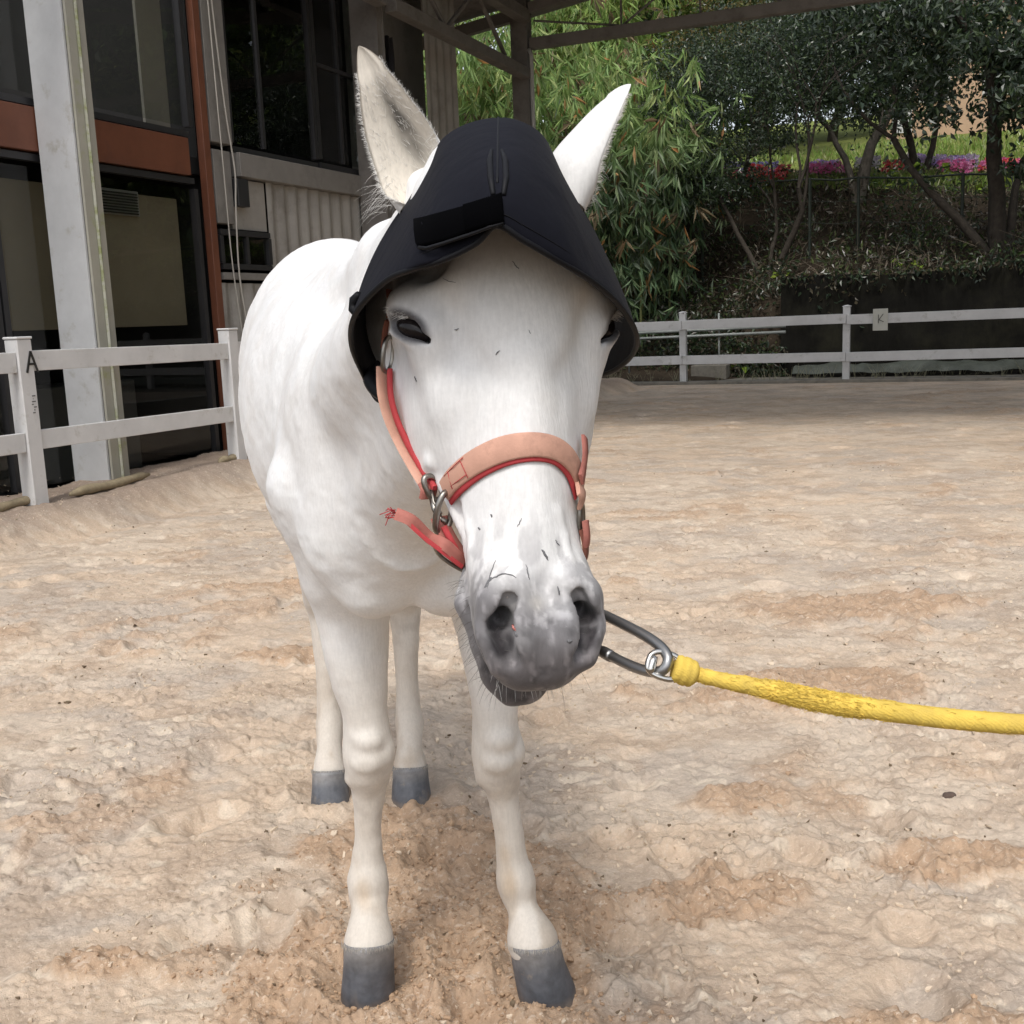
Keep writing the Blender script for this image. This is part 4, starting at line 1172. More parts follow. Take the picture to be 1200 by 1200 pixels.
# ============================================================ halter
def strapm(name, c):
    def ex(m, N, L, b, tc):
        n = N.new('ShaderNodeTexNoise'); n.inputs['Scale'].default_value = 500
        L.new(tc.outputs['Object'], n.inputs['Vector'])
        bp = N.new('ShaderNodeBump'); bp.inputs['Strength'].default_value = .25; bp.inputs['Distance'].default_value = .001
        L.new(n.outputs['Fac'], bp.inputs['Height']); L.new(bp.outputs[0], b.inputs['Normal'])
    return mat(name, c, rough=.75, spec=.25, noise=(40, .10), dirt=(24, tuple(x*.6 for x in c), .55, .80), extra=ex)
M_SAL = strapm('salmon_webbing', (.58, .33, .245)); M_RED = strapm('red_webbing', (.45, .055, .06)); M_WORN = strapm('worn_webbing', (.40, .15, .12)); M_BROWN = strapm('brown_webbing', (.22, .085, .06))
M_STEEL = mat('dull_steel', (.30, .28, .25), rough=.35, metal=1.0, noise=(60, .25), bump=(90, .2, .002))
HAL_O = H(.62, 0, -.03)
halter = empty('halter', HAL_O); tag(halter, 'salmon webbing halter with red edging and steel rings on the horse\'s head', 'halter')
def skin(x, y, off): return onskin(x, y, off)
# noseband: salmon face over a red backing that shows below
top = [(519, 563), (532, 546), (556, 527), (588, 512), (620, 507), (645, 511), (664, 523), (675, 541), (680, 560)]
bot = [(529, 586), (541, 572), (566, 554), (596, 541), (625, 536), (647, 540), (662, 552), (670, 567), (675, 582)]
bot2 = [(530, 592), (544, 577), (568, 559), (597, 546), (626, 541), (648, 545), (661, 557), (668, 572), (672, 586)]
strip_on(skin, top, bot, 6, .0045, .003, 'noseband', M_SAL, halter, HAL_O)
strip_on(skin, [(520, 566), (533, 550), (557, 531), (588, 516), (620, 511), (645, 515), (662, 527), (672, 545), (677, 564)], bot2, 6, .0022, .002, 'noseband_lining', M_RED, halter, HAL_O)
mb = MB(HAL_O)
for (xa, ya), (xb, yb) in (((545, 540), (554, 560)), ((531, 551), (537, 572)), ((548, 536), (527, 556)), ((552, 556), (535, 569))):
    mb.tube([skin(xa+(xb-xa)*t, ya+(yb-ya)*t, .0068) for t in (0, .5, 1)], .0005, 4)
mb.build('stitching', M_RED, halter, True)
# left cheek strap from the upper ring to the lower ring
ck = [(451, 433, 1.225), (452, 462, 1.212), (459, 490, 1.207), (472, 519, 1.200), (488, 547, 1.180), (503, 571, 1.155)]
def ribbon(pts, wid, side, thick, name, m, parent=halter, O=HAL_O, n=6):
    C = cr_line(pts, n); mb = MB(O); G = []
    side = np.asarray(side, float)
    for i, p in enumerate(C):
        t = C[min(i+1, len(C)-1)]-C[max(i-1, 0)]; t /= np.linalg.norm(t)
        s_ = side-t*(side@t); s_ /= np.linalg.norm(s_); nn = np.cross(t, s_)
        w_ = wid/2
        G.append([p-s_*w_-nn*thick/2, p-s_*w_*.9+nn*thick/2, p+nn*thick*.6, p+s_*w_*.9+nn*thick/2, p+s_*w_-nn*thick/2, p-nn*thick*.5, p-s_*w_-nn*thick/2])
    mb.grid(G); mb.add(G[0][:6], [list(range(6))]); mb.add(G[-1][:6], [list(range(6))[::-1]])
    return mb.build(name, m, parent, True)
ckp = [P(*q) for q in ck]
ckp = [ (onskin(x+4, y, .004)*.999 if False else p) for (x, y, Y), p in zip(ck, ckp)]
ribbon(ckp, .024, (.55, .83, .0), .003, 'cheek_strap', M_SAL)
ribbon([p+np.array([.0065, -.0095, 0]) for p in ckp], .0055, (.8, .3, 0), .006, 'cheek_strap_edge', M_RED)
ribbon([P(459, 372, 1.232), P(455, 388, 1.242), P(453, 405, 1.248)], .022, (.35, .93, .0), .003, 'crown_strap', M_BROWN)
ribbon([P(459, 340, 1.236), P(460, 356, 1.234), P(459, 374, 1.232)], .022, (.35, .93, .0), .003, 'crown_strap', M_BROWN)
def ring(c, rx, ry, r, ax1, ax2, name='ring', m=M_STEEL, parent=halter, O=HAL_O, p=2.6):
    mb = MB(O); pts = []
    for k in range(28):
        a = 2*math.pi*k/28; ca, sa = math.cos(a), math.sin(a)
        pts.append(np.asarray(c)+np.asarray(ax1)*rx*np.sign(ca)*abs(ca)**(2/p)+np.asarray(ax2)*ry*np.sign(sa)*abs(sa)**(2/p))
    mb.tube(pts, r, 8, closed=True); return mb.build(name, m, parent, True)
e_ = lambda v: np.asarray(v, float)/np.linalg.norm(v)
def px_axis(x0, y0, x1, y1, Y0, Y1): return P(x1, y1, Y1)-P(x0, y0, Y0)
ring(P(455, 415, 1.222), .0185, .010, .0028, e_(px_axis(457, 400, 454, 432, 1.23, 1.23)), e_((.45, .9, 0)))
# lower left square ring and the snap beside it
ring(P(521, 600, 1.128), .0220, .0115, .0036, e_(px_axis(524, 575, 517, 622, 1.125, 1.13)), e_((.65, .70, .1)))
ring(P(508, 572, 1.150), .0135, .0085, .0034, e_(px_axis(498, 556, 512, 588, 1.15, 1.15)), e_((.8, .5, 0)))
mb = MB(HAL_O); mb.tube([P(506, 585, 1.145), P(509, 596, 1.14), P(516, 608, 1.135), P(523, 612, 1.13)], [.0030, .0034, .0034, .003], 8); mb.build('snap_hook', M_STEEL, halter, True)
mb = MB(HAL_O); mb.tube([P(506, 574, 1.147), P(508, 588, 1.142), P(517, 602, 1.132)], .0018, 6); mb.build('snap_gate', M_STEEL, halter, True)
ribbon([P(500, 566, 1.155), P(503, 574, 1.150), P(501, 584, 1.152)], .020, (.8, .6, 0), .0035, 'strap_keeper', M_WORN)
# chin strap from ring down and under the jaw
ribbon([P(515, 606, 1.135), P(521, 622, 1.130), P(531, 640, 1.128), P(541, 654, 1.130)], .020, (.75, .65, .1), .004, 'chin_strap', M_WORN)
ribbon([P(520, 617, 1.124), P(529, 634, 1.120), P(539, 652, 1.122)], .0065, (.9, .2, .2), .003, 'chin_strap_edge', M_RED)
ribbon([P(541, 652, 1.130), P(560, 668, 1.22), P(600, 672, 1.25), P(650, 665, 1.22), P(678, 652, 1.14)], .022, (0, .3, 1), .004, 'jaw_strap', M_BROWN)
# loose frayed strap end pointing left
ribbon([P(543, 660, 1.12), P(522, 639, 1.100), P(503, 630, 1.108), P(482, 610, 1.095), P(464, 602, 1.10)], .0125, (.35, .2, .9), .0030, 'strap_end', M_WORN)
ribbon([P(541, 664, 1.115), P(520, 648, 1.100), P(497, 630, 1.095), P(476, 611, 1.095)], .0045, (.35, .2, .9), .0035, 'strap_end_edge', M_RED)
mb = MB(HAL_O); rf = np.random.default_rng(4)
for i in range(12):
    p = P(463+rf.uniform(-2, 2), 602+rf.uniform(-5, 5), 1.10)
    mb.tube([p, p+np.array([-.004, 0, .002])+rf.normal(0, .0025, 3), p+np.array([-.007, 0, -.001])+rf.normal(0, .004, 3)], .0005, 4)
mb.build('frayed_end', M_RED, halter, True)
ring(P(528, 655, 1.135), .019, .013, .0022, e_(px_axis(515, 648, 542, 664, 1.13, 1.14)), e_((.2, .5, -.6)))
# right side
rs = lambda x, y, d=0: P(x, y, 1.10+d)
ribbon([rs(685, 512, .035), rs(686, 530, .025), rs(684, 549, .015), rs(681, 562, .0)], .013, (.3, .95, 0), .003, 'cheek_strap', M_WORN)
ribbon([rs(677, 572, -.005), rs(682, 580, .0), rs(681, 592, .005)], .020, (.25, .96, 0), .004, 'noseband_end', M_SAL)
ring(rs(681, 607, .012), .0150, .0085, .0030, e_(px_axis(681, 590, 682, 626, 1.1, 1.1)), e_((.25, .95, 0)))
ribbon([rs(682, 619, .010), rs(686, 635, .010), rs(686, 650, .012), rs(683, 662, .02)], .020, (.22, .97, 0), .004, 'jaw_strap_end', M_BROWN)
ribbon([rs(686, 610, .0), rs(688, 628, .0), rs(687, 640, .004)], .008, (.5, .8, 0), .004, 'jaw_strap_edge', M_WORN)

# ============================================================ snap link, swivel ring and lead rope
M_GUN = mat('gunmetal', (.33, .33, .33), rough=.42, metal=1.0, bump=(70, .15, .001), dirt=(45, (.32, .30, .27), .55, .75))
M_CHROME = mat('chrome', (.62, .60, .56), rough=.18, metal=1.0, noise=(50, .2))
la = P(668, 722, 1.135); lb = P(778, 778, 1.02)
LK_O = (la+lb)/2
link_e = empty('snap_link', LK_O); tag(link_e, 'dark steel snap link hanging from the halter beside the grey muzzle', 'snap link')
ax1 = e_(lb-la); ax2 = np.cross(ax1, -raydir(725, 745)); ax2 = e_(ax2); ax2 = ax2 if ax2[2] < 0 else -ax2
c = LK_O; Lh = np.linalg.norm(lb-la)/2+.004; wv = .0195
pts = []
def oval(c, Lh, wa, wb, n=40):
    out = []
    for k in range(n):
        a = 2*math.pi*k/n; ca, sa = math.cos(a), math.sin(a)
        wd = wa if ca < 0 else wb
        f = (ca+1)/2; wd = wa*(1-f)+wb*f
        out.append(c+ax1*Lh*np.sign(ca)*abs(ca)**.62+ax2*wd*np.sign(sa)*abs(sa)**.80)
    return out
ov = oval(c, Lh, .0175, .0165)
# gate is the lower side near its middle
lo_ = [p for p in ov]
mb = MB(LK_O); mb.tube(ov, .0054, 10, closed=True); mb.build('link_body', M_GUN, link_e, True)
g0 = c+ax1*(-.004)+ax2*.0172; g1 = c+ax1*.003+ax2*.0172
mb = MB(LK_O); mb.tube([g0-ax1*.004, g0, g1, g1+ax1*.004], [.0060, .0064, .0064, .0060], 10); mb.build('gate_sleeve', M_GUN, link_e, True)
# swivel D ring
sw_c = P(779, 780, 1.02)
swivel = empty('swivel_ring', sw_c); tag(swivel, 'bright steel ring joining the snap link to the yellow rope', 'ring')
ax_r = e_(P(797, 787, 1.02)-P(762, 776, 1.02)); ax_q = e_(np.cross(ax_r, -raydir(780, 780))+raydir(780, 780)*-.25)
rp_ = []
for k in range(30):
    a = 2*math.pi*k/30; ca, sa = math.cos(a), math.sin(a)
    rp_.append(sw_c+ax_r*.0165*np.sign(ca)*abs(ca)**.8+ax_q*.0125*np.sign(sa)*abs(sa)**.7)
mb = MB(sw_c); mb.tube(rp_, .0029, 8, closed=True); mb.build('ring_body', M_CHROME, swivel, True)
mb = MB(sw_c); cc = P(764, 779, 1.018); mb.tube([cc-ax_q*.0085, cc-ax_q*.004, cc+ax_q*.004, cc+ax_q*.0085], [.0034, .0042, .0042, .0034], 12); mb.build('ring_sleeve', M_CHROME, swivel, True)
# rope
M_ROPE = mat('yellow_rope', (.72, .52, .10), rough=.85, spec=.2, noise=(60, .10), dirt=(22, (.55, .40, .06), .55, .75))
def ropetex(m, N, L, b, tc):
    w_ = N.new('ShaderNodeTexWave'); w_.inputs['Scale'].default_value = 160; w_.inputs['Distortion'].default_value = 6; w_.bands_direction = 'DIAGONAL'
    n = N.new('ShaderNodeTexNoise'); n.inputs['Scale'].default_value = 300
    L.new(tc.outputs['Object'], w_.inputs['Vector']); L.new(tc.outputs['Object'], n.inputs['Vector'])
    ad = N.new('ShaderNodeMath'); ad.operation = 'ADD'; L.new(w_.outputs['Fac'], ad.inputs[0]); L.new(n.outputs['Fac'], ad.inputs[1])
    bp = N.new('ShaderNodeBump'); bp.inputs['Strength'].default_value = .35; bp.inputs['Distance'].default_value = .0006
    L.new(ad.outputs[0], bp.inputs['Height']); L.new(bp.outputs[0], b.inputs['Normal'])
M_ROPE = mat('yellow_rope', (.70, .50, .10), rough=.9, spec=.15, noise=(60, .12), dirt=(22, (.50, .36, .09), .50, .75), extra=ropetex)
R_O = P(805, 788, 1.02)
rope = empty('lead_rope', R_O); tag(rope, 'yellow lead rope with a frayed patch, running from the steel ring to the right', 'rope')
rk = [P(800, 786, 1.02), P(815, 790, 1.02), P(850, 798, 1.015), P(900, 808, 1.01), P(960, 821, 1.0), P(1030, 832, .99), (P(1110, 842, .98)), P(1200, 849, .97), P(1300, 852, .96), P(1400, 850, .95), P(1560, 840, .93), np.array([1.05, .93, 1.05]), np.array([1.6, .95, 1.12])]
C = cr_line(rk, 16); mb = MB(R_O); rr_ = []
for i, p in enumerate(C):
    t = i/len(C); base = .0068+.0028*sst(np.array([i/16.]), .0, 5.)[0]
    base *= 1+.05*(fbm(np.array([[i*.45, 1., 0.]]), 3, 4)[0]-.5)*2
    if 3.0 < i/16. < 4.6: base *= 1.10
    rr_.append(float(base))
mb.tube(C, rr_, 14); mb.build('rope_length', M_ROPE, rope, True)
mb = MB(R_O)   # whipped collar next to the ring
ca = P(795, 784, 1.02); cb_ = P(812, 790, 1.02); dcol = e_(cb_-ca)
mb.lathe(ca-dcol*.002, dcol, [(-.003, .005), (-.002, .0125), (.002, .0140), (.0045, .0130), (.0065, .0142), (.0105, .0142), (.0125, .0130), (.0145, .0136), (.0175, .0126), (.0200, .0095), (.0215, .0070)], 16)
mb.build('rope_collar', M_ROPE, rope, True)
mb = MB(R_O); rf = np.random.default_rng(6)
for i in range(2900):
    q = min(max(rf.normal(3.85, .55), 2.6), 5.2) if i < 2400 else rf.uniform(.5, 9.5)
    k = int(q*16); p = C[k]+(C[k+1]-C[k])*(q*16-k); a = rf.uniform(0, 6.28)
    t = e_(C[k+1]-C[k]); s_ = e_(np.cross(t, (0, 0, 1))); n_ = np.cross(s_, t)
    d = s_*math.cos(a)+n_*math.sin(a); r0 = rr_[k]*.9
    ln = rf.uniform(.0006, .0020) if i < 2400 else rf.uniform(.001, .002)
    e1 = p+d*r0; e2 = e1+d*ln*.7+t*rf.normal(0, .003); e3 = e2+d*ln*.2+t*rf.normal(0, .004)+rf.normal(0, .001, 3)
    mb.tube([e1, e2, e3], [.0004, .0004, .0002] if i < 2400 else [.0002]*3, 4, caps=False)
o = mb.build('rope_fuzz', M_ROPE, rope, True); o['kind'] = 'stuff'
# ============================================================ arena: fences, building, roof frame
AX3 = np.array([VA, UA, [0, 0, 1.0]])          # box axes: (v, u, z)
def abox(mb, u0, u1, v0, v1, z0, z1, bev=0.0):
    mb.box(A((u0+u1)/2, (v0+v1)/2, (z0+z1)/2), (v1-v0, u1-u0, z1-z0), AX3, bev)
def one(name, m, parent, u0, u1, v0, v1, z0, z1, bev=0.0, O=(0, 0, 0), label=None):
    mb = MB(O); abox(mb, u0, u1, v0, v1, z0, z1, bev); o = mb.build(name, m, parent)
    if label: o['label'] = label
    return o
def M_paint(name, c, g=.35, dirtc=(.30, .28, .22)): return mat(name, c, rough=.6, noise=(3.0, .10), bump=(30, .15, .003), dirt=(5.5, dirtc, .56, .80))
M_WHITE = M_paint('fence_white', (.60, .60, .60)); M_WHITE2 = M_paint('fence_grey_white', (.58, .58, .58), dirtc=(.25, .24, .20))
M_COLW = M_paint('column_white', (.52, .53, .54)); M_BEIGE = M_paint('column_beige', (.34, .33, .28), dirtc=(.26, .30, .10))
M_REDF = mat('red_brown_frame', (.150, .055, .030), rough=.5, noise=(4, .15), dirt=(3, (.10, .045, .035), .55, .8))
M_GREYW = mat('grey_wall', (.20, .19, .175), rough=.8, noise=(4, .10), dirt=(3, (.12, .11, .10), .5, .8), bump=(30, .2, .004))
M_CORR = mat('corrugated_sheet', (.31, .295, .27), rough=.6, noise=(3, .10), dirt=(2.5, (.16, .145, .125), .5, .8))
M_STEELD = mat('grey_steel', (.17, .158, .145), rough=.6, noise=(5, .12), dirt=(4, (.075, .065, .055), .5, .8))
M_DARKF = mat('dark_window_frame', (.026, .026, .028), rough=.45, noise=(8, .1))
M_CONC = mat('concrete', (.20, .185, .155), rough=.9, noise=(5, .2), bump=(24, .5, .01), dirt=(6, (.09, .085, .07), .5, .75))
M_BLACK = mat('black_paint', (.02, .02, .02), rough=.6)
def glass():
    m = bpy.data.materials.new('window_glass'); m.use_nodes = True; t = m.node_tree; N = t.nodes; L = t.links
    N.remove(N['Principled BSDF'])
    f = N.new('ShaderNodeFresnel'); f.inputs['IOR'].default_value = 1.45
    tr = N.new('ShaderNodeBsdfTransparent'); tr.inputs['Color'].default_value = (.85, .86, .84, 1)
    g = N.new('ShaderNodeBsdfGlossy'); g.inputs['Roughness'].default_value = 0.0
    ge = N.new('ShaderNodeNewGeometry'); iv = N.new('ShaderNodeMath'); iv.operation = 'SUBTRACT'; iv.inputs[0].default_value = 1; L.new(ge.outputs['Backfacing'], iv.inputs[1])
    ml = N.new('ShaderNodeMath'); ml.operation = 'MULTIPLY'; L.new(f.outputs[0], ml.inputs[0]); L.new(iv.outputs[0], ml.inputs[1])
    mx = N.new('ShaderNodeMixShader'); L.new(ml.outputs[0], mx.inputs[0]); L.new(tr.outputs[0], mx.inputs[1]); L.new(g.outputs[0], mx.inputs[2])
    L.new(mx.outputs[0], N['Material Output'].inputs['Surface']); return m
M_GLASS = glass()
# ---- kerb and hard strips at the far side
o = one('kerb', M_CONC, None, 20.60, 20.95, -16, 12, -.1, .055, .01); tag(o, kind='structure')
o = one('concrete_strip', M_CONC, None, 20.951, 22.2, -16, 12, -.1, .02); tag(o, kind='structure')
# ---- back fence
fo = A(20.8, -2.2, .05)
bf = empty('rail_fence', fo, 0); tag(bf, 'white two-rail fence along the far side of the arena below the dark retaining wall', 'fence', 'white rail fences round the arena')
pv = [-14.12, -11.14, -8.16, -5.17, -2.20, .78, 3.76, 6.74, 9.72]
for v in pv:
    mb = MB(fo); abox(mb, 20.74, 20.86, v-.062, v+.062, .04, 1.33, .006)
    mb.lathe(A(20.8, v, 1.332), (0, 0, 1), [(0, .085), (.012, .085), (.03, .03), (.032, .001)], 4); mb.build('post', M_WHITE2, bf)
rz = np.random.default_rng(9)
for a_, b_ in zip(pv[:-1], pv[1:]):
    for z0, z1 in ((1.025, 1.195), (.370, .535)):
        j = rz.normal(0, .006, 2)
        mb = MB(fo); mb.bar(A(20.715, a_+.004, (z0+z1)/2+j[0]), A(20.715, b_-.004, (z0+z1)/2+j[1]), .04, z1-z0, bev=.004); mb.build('rail', M_WHITE2, bf)
# ---- sign K
def glyph(mb, strokes, O, ex, ey, w, th):
    """strokes: polylines in 0..1 letter space"""
    nn = np.cross(ex/np.linalg.norm(ex), ey/np.linalg.norm(ey))
    for s_ in strokes:
        for (x0, y0), (x1, y1) in zip(s_[:-1], s_[1:]):
            a, b = O+ex*x0+ey*y0, O+ex*x1+ey*y1
            mb.bar(a, b, w, th, up=nn)
so = A(20.66, -1.62, .9)
sg = empty('letter_board', so); tag(sg, 'small white board with a handwritten letter K on the far fence rail', 'sign')
M_BOARD = M_paint('board', (.50, .50, .45))
one('board', M_BOARD, sg, 20.655, 20.675, -1.745, -1.495, .90, 1.275, .003, so)
mb = MB(so); glyph(mb, [[(.28, .2), (.28, .82)], [(.75, .85), (.33, .45), (.80, .28)]], A(20.651, -1.70, .98), VA*.17, np.array([0, 0, .24]), .013, .004); mb.build('letter', mat('marker_grey', (.10, .10, .09), rough=.8), sg)
# ---- left fence
lo = A(6.0, -6.3, .2)
lf = empty('rail_fence', lo); tag(lf, 'white two-rail fence on the sand bank before the glass front, letter A on one post', 'fence', 'white rail fences round the arena')
lu = [3.60, 6.02, 8.44, 10.86, 13.28, 15.7]
for u in lu:
    mb = MB(lo); abox(mb, u-.075, u+.06, -6.37, -6.25, .10, 1.375, .006); mb.build('post', M_WHITE, lf)
    mb = MB(lo); abox(mb, u-.082, u+.067, -6.377, -6.243, 1.377, 1.396, .006); mb.build('post_cap', M_WHITE, lf)
for a_, b_ in zip(lu[:-1], lu[1:]):
    for z0, z1 in ((1.15, 1.295), (.585, .725)):
        dz = -.012*(a_-6)
        mb = MB(lo); mb.bar(A(a_+.065, -6.285, (z0+z1)/2+dz*.8), A(b_-.08, -6.285, (z0+z1)/2+dz*.8-.03), .04, z1-z0, bev=.004); mb.build('rail', M_WHITE, lf)
mb = MB(lo); glyph(mb, [[(0, 0), (.5, 1), (1, 0)], [(.2, .40), (.8, .40)]], A(6.005, -6.2455, 1.14), UA*.10-UA*0, np.array([0, 0, .15]), .016, .006)
o = mb.build('letter', M_BLACK, lf)
mb = MB(lo); rq = np.random.default_rng(2)
for i in range(7): abox(mb, 6.01+rq.uniform(0, .04), 6.03+rq.uniform(0, .04), -6.249, -6.247, .85+.02*i, .858+.02*i)
mb.build('paint_scuff', mat('scuff', (.12, .12, .12), rough=.9), lf)
# ---- timber edge half buried on the bank
M_LOG = mat('edge_timber', (.27, .22, .14), rough=.9, noise=(12, .3), bump=(30, .6, .01))
for u0, u1, lab in ((5.0, 6.05, 'half-buried edging timber by the foot of the lettered fence post'), (6.30, 7.25, 'half-buried edging timber in front of the white column'), (8.1, 8.5, 'short edging timber by the second post of the near fence')):
    c0, c1_ = A(u0, -6.27, .215), A(u1, -6.33, .225); mb = MB(c0); n_ = 9
    mb.tube([c0+(c1_-c0)*t+np.array([0, 0, .006*math.sin(t*9)]) for t in np.linspace(0, 1, n_)], [.012]+[.036+.006*math.sin(i*2.1) for i in range(n_-2)]+[.012], 9)
    tag(mb.build('edging_timber', M_LOG, None, True), lab, 'timber', 'edging timbers on the sand bank')
# ---- the roof structure
cols_ = []
def column(u0, u1, v0, v1, z1, label, m=M_COLW, extra=None):
    O = A((u0+u1)/2, (v0+v1)/2, 0); e = empty('steel_column', O); tag(e, label, 'column', 'columns carrying the arena roof')
    # H section: two flanges and a web
    t = .018
    mb = MB(O); abox(mb, u0, u0+t, v0, v1, 0, z1); mb.build('flange', m, e)
    mb = MB(O); abox(mb, u1-t, u1, v0, v1, 0, z1); mb.build('flange', m, e)
    mb = MB(O); abox(mb, u0+t, u1-t, v1-.04, v1-.02, 0, z1); mb.build('web', m, e)
    mb = MB(O); abox(mb, u0-.06, u1+.06, v0-.03, v1+.05, .0, .17, .005); mb.build('base_plate', M_CONC, e)
    return e, O
e, O = column(7.08, 7.24, -6.97, -6.60, 6.2, 'tall white steel column in front of the glass facade')
one('cover_strip', M_BEIGE, e, 7.10, 7.30, -6.598, -6.575, .05, 6.1, .003, O)
mb = MB(O); mb.tube([A(7.20, -6.562, z) for z in (.1, 1.5, 3, 4.5, 6)], .013, 6); mb.build('green_stained_pipe', mat('algae_pipe', (.40, .40, .34), rough=.7, dirt=(9, (.20, .23, .08), .45, .65)), e)
e2, O2 = column(12.15, 12.32, -6.98, -6.62, 6.2, 'grey steel column between the upper windows and the dark opening', M_STEELD)
column(16.60, 16.80, -6.75, -6.48, 6.2, 'grey steel corner column where the two roof trusses meet', M_STEELD)
mb = MB(A(16.6, -6.40, 0)); mb.tube([A(16.6, -6.42, z) for z in (.2, 2, 4, 5.30)]+[A(16.6, -6.46, 5.38)], .030, 8)
tag(mb.build('rain_pipe', mat('pale_pipe', (.42, .42, .40), rough=.5), None, True), 'thin pale rain pipe running down beside the grey corner column', 'pipe')
# side truss
TO = A(12, -6.5, 5.0); tr = empty('roof_truss', TO); tag(tr, 'grey steel truss running along the building from the windows to the corner column', 'truss', 'steel roof trusses')
def chord(parent, O, a, b, w_, h_, name='chord'):
    mb = MB(O); mb.bar(a, b, w_, h_, bev=.006); return mb.build(name, M_STEELD, parent)
chord(tr, TO, A(2, -6.52, 5.07), A(12.10, -6.52, 5.07), .16, .15)
chord(tr, TO, A(12.33, -6.52, 5.06), A(16.62, -6.52, 5.03), .16, .15)
chord(tr, TO, A(2, -6.52, 5.93), A(16.62, -6.52, 5.86), .18, .17)
us = np.arange(2.6, 16.5, 1.02)
for i, u in enumerate(us):
    chord(tr, TO, A(u, -6.52, 5.13), A(u, -6.52, 5.79), .06, .06, 'web_post')
    if i+1 < len(us):
        a, b = (A(u+.05, -6.52, 5.14), A(us[i+1]-.05, -6.52, 5.78)) if i % 2 else (A(u+.05, -6.52, 5.78), A(us[i+1]-.05, -6.52, 5.14))
        chord(tr, TO, a, b, .05, .05, 'web_diagonal')
# back truss
BO = A(16.7, -2, 5.48); bt = empty('roof_truss', BO); tag(bt, 'dark steel truss crossing the top of the view above the trees', 'truss', 'steel roof trusses')
chord(bt, BO, A(16.7, -6.46, 5.47), A(16.7, 10, 5.50), .16, .155)
chord(bt, BO, A(16.7, -6.46, 5.98), A(16.7, 10, 8.2), .16, .155)
vs_ = np.arange(-5.02, 9.5, 1.18)
for i, v in enumerate(vs_):
    ztop = 5.90+(v+6.46)*.135
    mb = MB(BO); mb.tube([A(16.7, v, 5.55), A(16.7, v, ztop)], .018, 6); mb.build('web_post', M_STEELD, bt)
    v2 = v+1.18; zt2 = 5.90+(v2+6.46)*.135
    a, b = (A(16.7, v+.03, 5.56), A(16.7, v2-.03, zt2)) if i % 2 == 0 else (A(16.7, v+.03, ztop), A(16.7, v2-.03, 5.56))
    mb = MB(BO); mb.tube([a, b], .017, 6); mb.build('web_diagonal', M_STEELD, bt)
mb = MB(BO); mb.tube([A(16.7, -6.4, 5.80), A(16.7, -5.05, 5.56)], .017, 6); mb.build('web_diagonal', M_STEELD, bt)
# roof sheet with corrugations and purlins, its unseen reach sized to shade the far sand
RO = A(14, -5, 6.1); rf_ = empty('arena_roof', RO); tag(rf_, 'corrugated metal roof over the far half of the arena, its underside showing above the corner column', 'roof')
G = []
for v in (-10.5, -3.2, 3.0, 11.0):
    row = []
    for i, u in enumerate(np.arange(9.3, 17.6, .05)): row.append(A(u, v, 6.30+.13*(v+7)+.018*math.cos(i*math.pi/2)))
    G.append(row)
mb = MB(RO); mb.grid(G); o = mb.build('roof_sheet', M_STEELD, rf_, True); md = o.modifiers.new('t', 'SOLIDIFY'); md.thickness = .004
for v in (-6.3, -5.0, -3.7, -2.4, -1.1, .2, 1.5, 2.8, 4.1, 5.4, 6.7, 8, 9.3):
    mb = MB(RO); z = 6.26+.13*(v+7); abox(mb, 9.3, 17.5, v-.03, v+.03, z-.14, z-.02); mb.build('purlin', M_STEELD, rf_)
mb = MB(RO); mb.bar(A(17.4, -10.4, 5.66), A(17.4, 11, 8.45), .12, .18); mb.build('eaves_beam', M_STEELD, rf_)
# ---- the building
VO = -6.98
_A0 = A
def A(u, v, z=0.0): return _A0(u*1.034, v, 1.4+(z-1.4)*1.034)    # the facade stands a little behind the columns
BU = A(8, -8, 0); bd = empty('stable_building', BU)
tag(bd, 'dark two-storey stable building with red framed glass front and grey corrugated wall', 'building')
def bb(name, m, u0, u1, v0, v1, z0, z1, bev=0.0, parent=None, label=None): return one(name, m, parent or bd, u0, u1, v0, v1, z0, z1, bev, BU, label)
bb('red_beam', M_REDF, 1.5, 8.80, VO-.14, VO-.001, 2.79, 3.13, .004)
bb('red_post', M_REDF, 8.90, 9.00, VO-.08, VO-.002, .0, 6.0, .004)
bb('red_post', M_REDF, 3.9, 4.08, VO-.14, VO, .0, 2.785, .004)
def window(u0, u1, z0, z1, muls=(), rails=(), v=VO-.07, fw=.055, name='window'):
    mb = MB(BU)
    for a in ((u0, u1, z0, z0+fw), (u0, u1, z1-fw, z1), (u0, u0+fw, z0+fw, z1-fw), (u1-fw, u1, z0+fw, z1-fw)): abox(mb, a[0], a[1], v-.035, v+.035, a[2], a[3])
    fr = mb.build(name, M_DARKF, bd)
    for q in muls: mb = MB(BU); abox(mb, q-.022, q+.022, v-.028, v+.028, z0+fw, z1-fw); mb.build('mullion', M_DARKF, fr)
    for q in rails: mb = MB(BU); abox(mb, u0+fw, u1-fw, v-.030, v+.030, q-.02, q+.02); mb.build('transom', M_DARKF, fr)
    mb = MB(BU); abox(mb, u0+fw, u1-fw, v-.004, v+.004, z0+fw, z1-fw); mb.build('pane', M_GLASS, fr)
    return fr
window(1.6, 4.9, 3.14, 5.9, (3.2,)); window(5.0, 8.80, 3.14, 5.9, (6.2,))
window(1.6, 3.88, .12, 2.78); window(4.1, 6.35, .12, 2.78); window(6.37, 8.80, .12, 2.78)
bb('sill_plinth', M_CONC, 1.5, 9.0, VO-.2, VO-.002, -.05, .115)
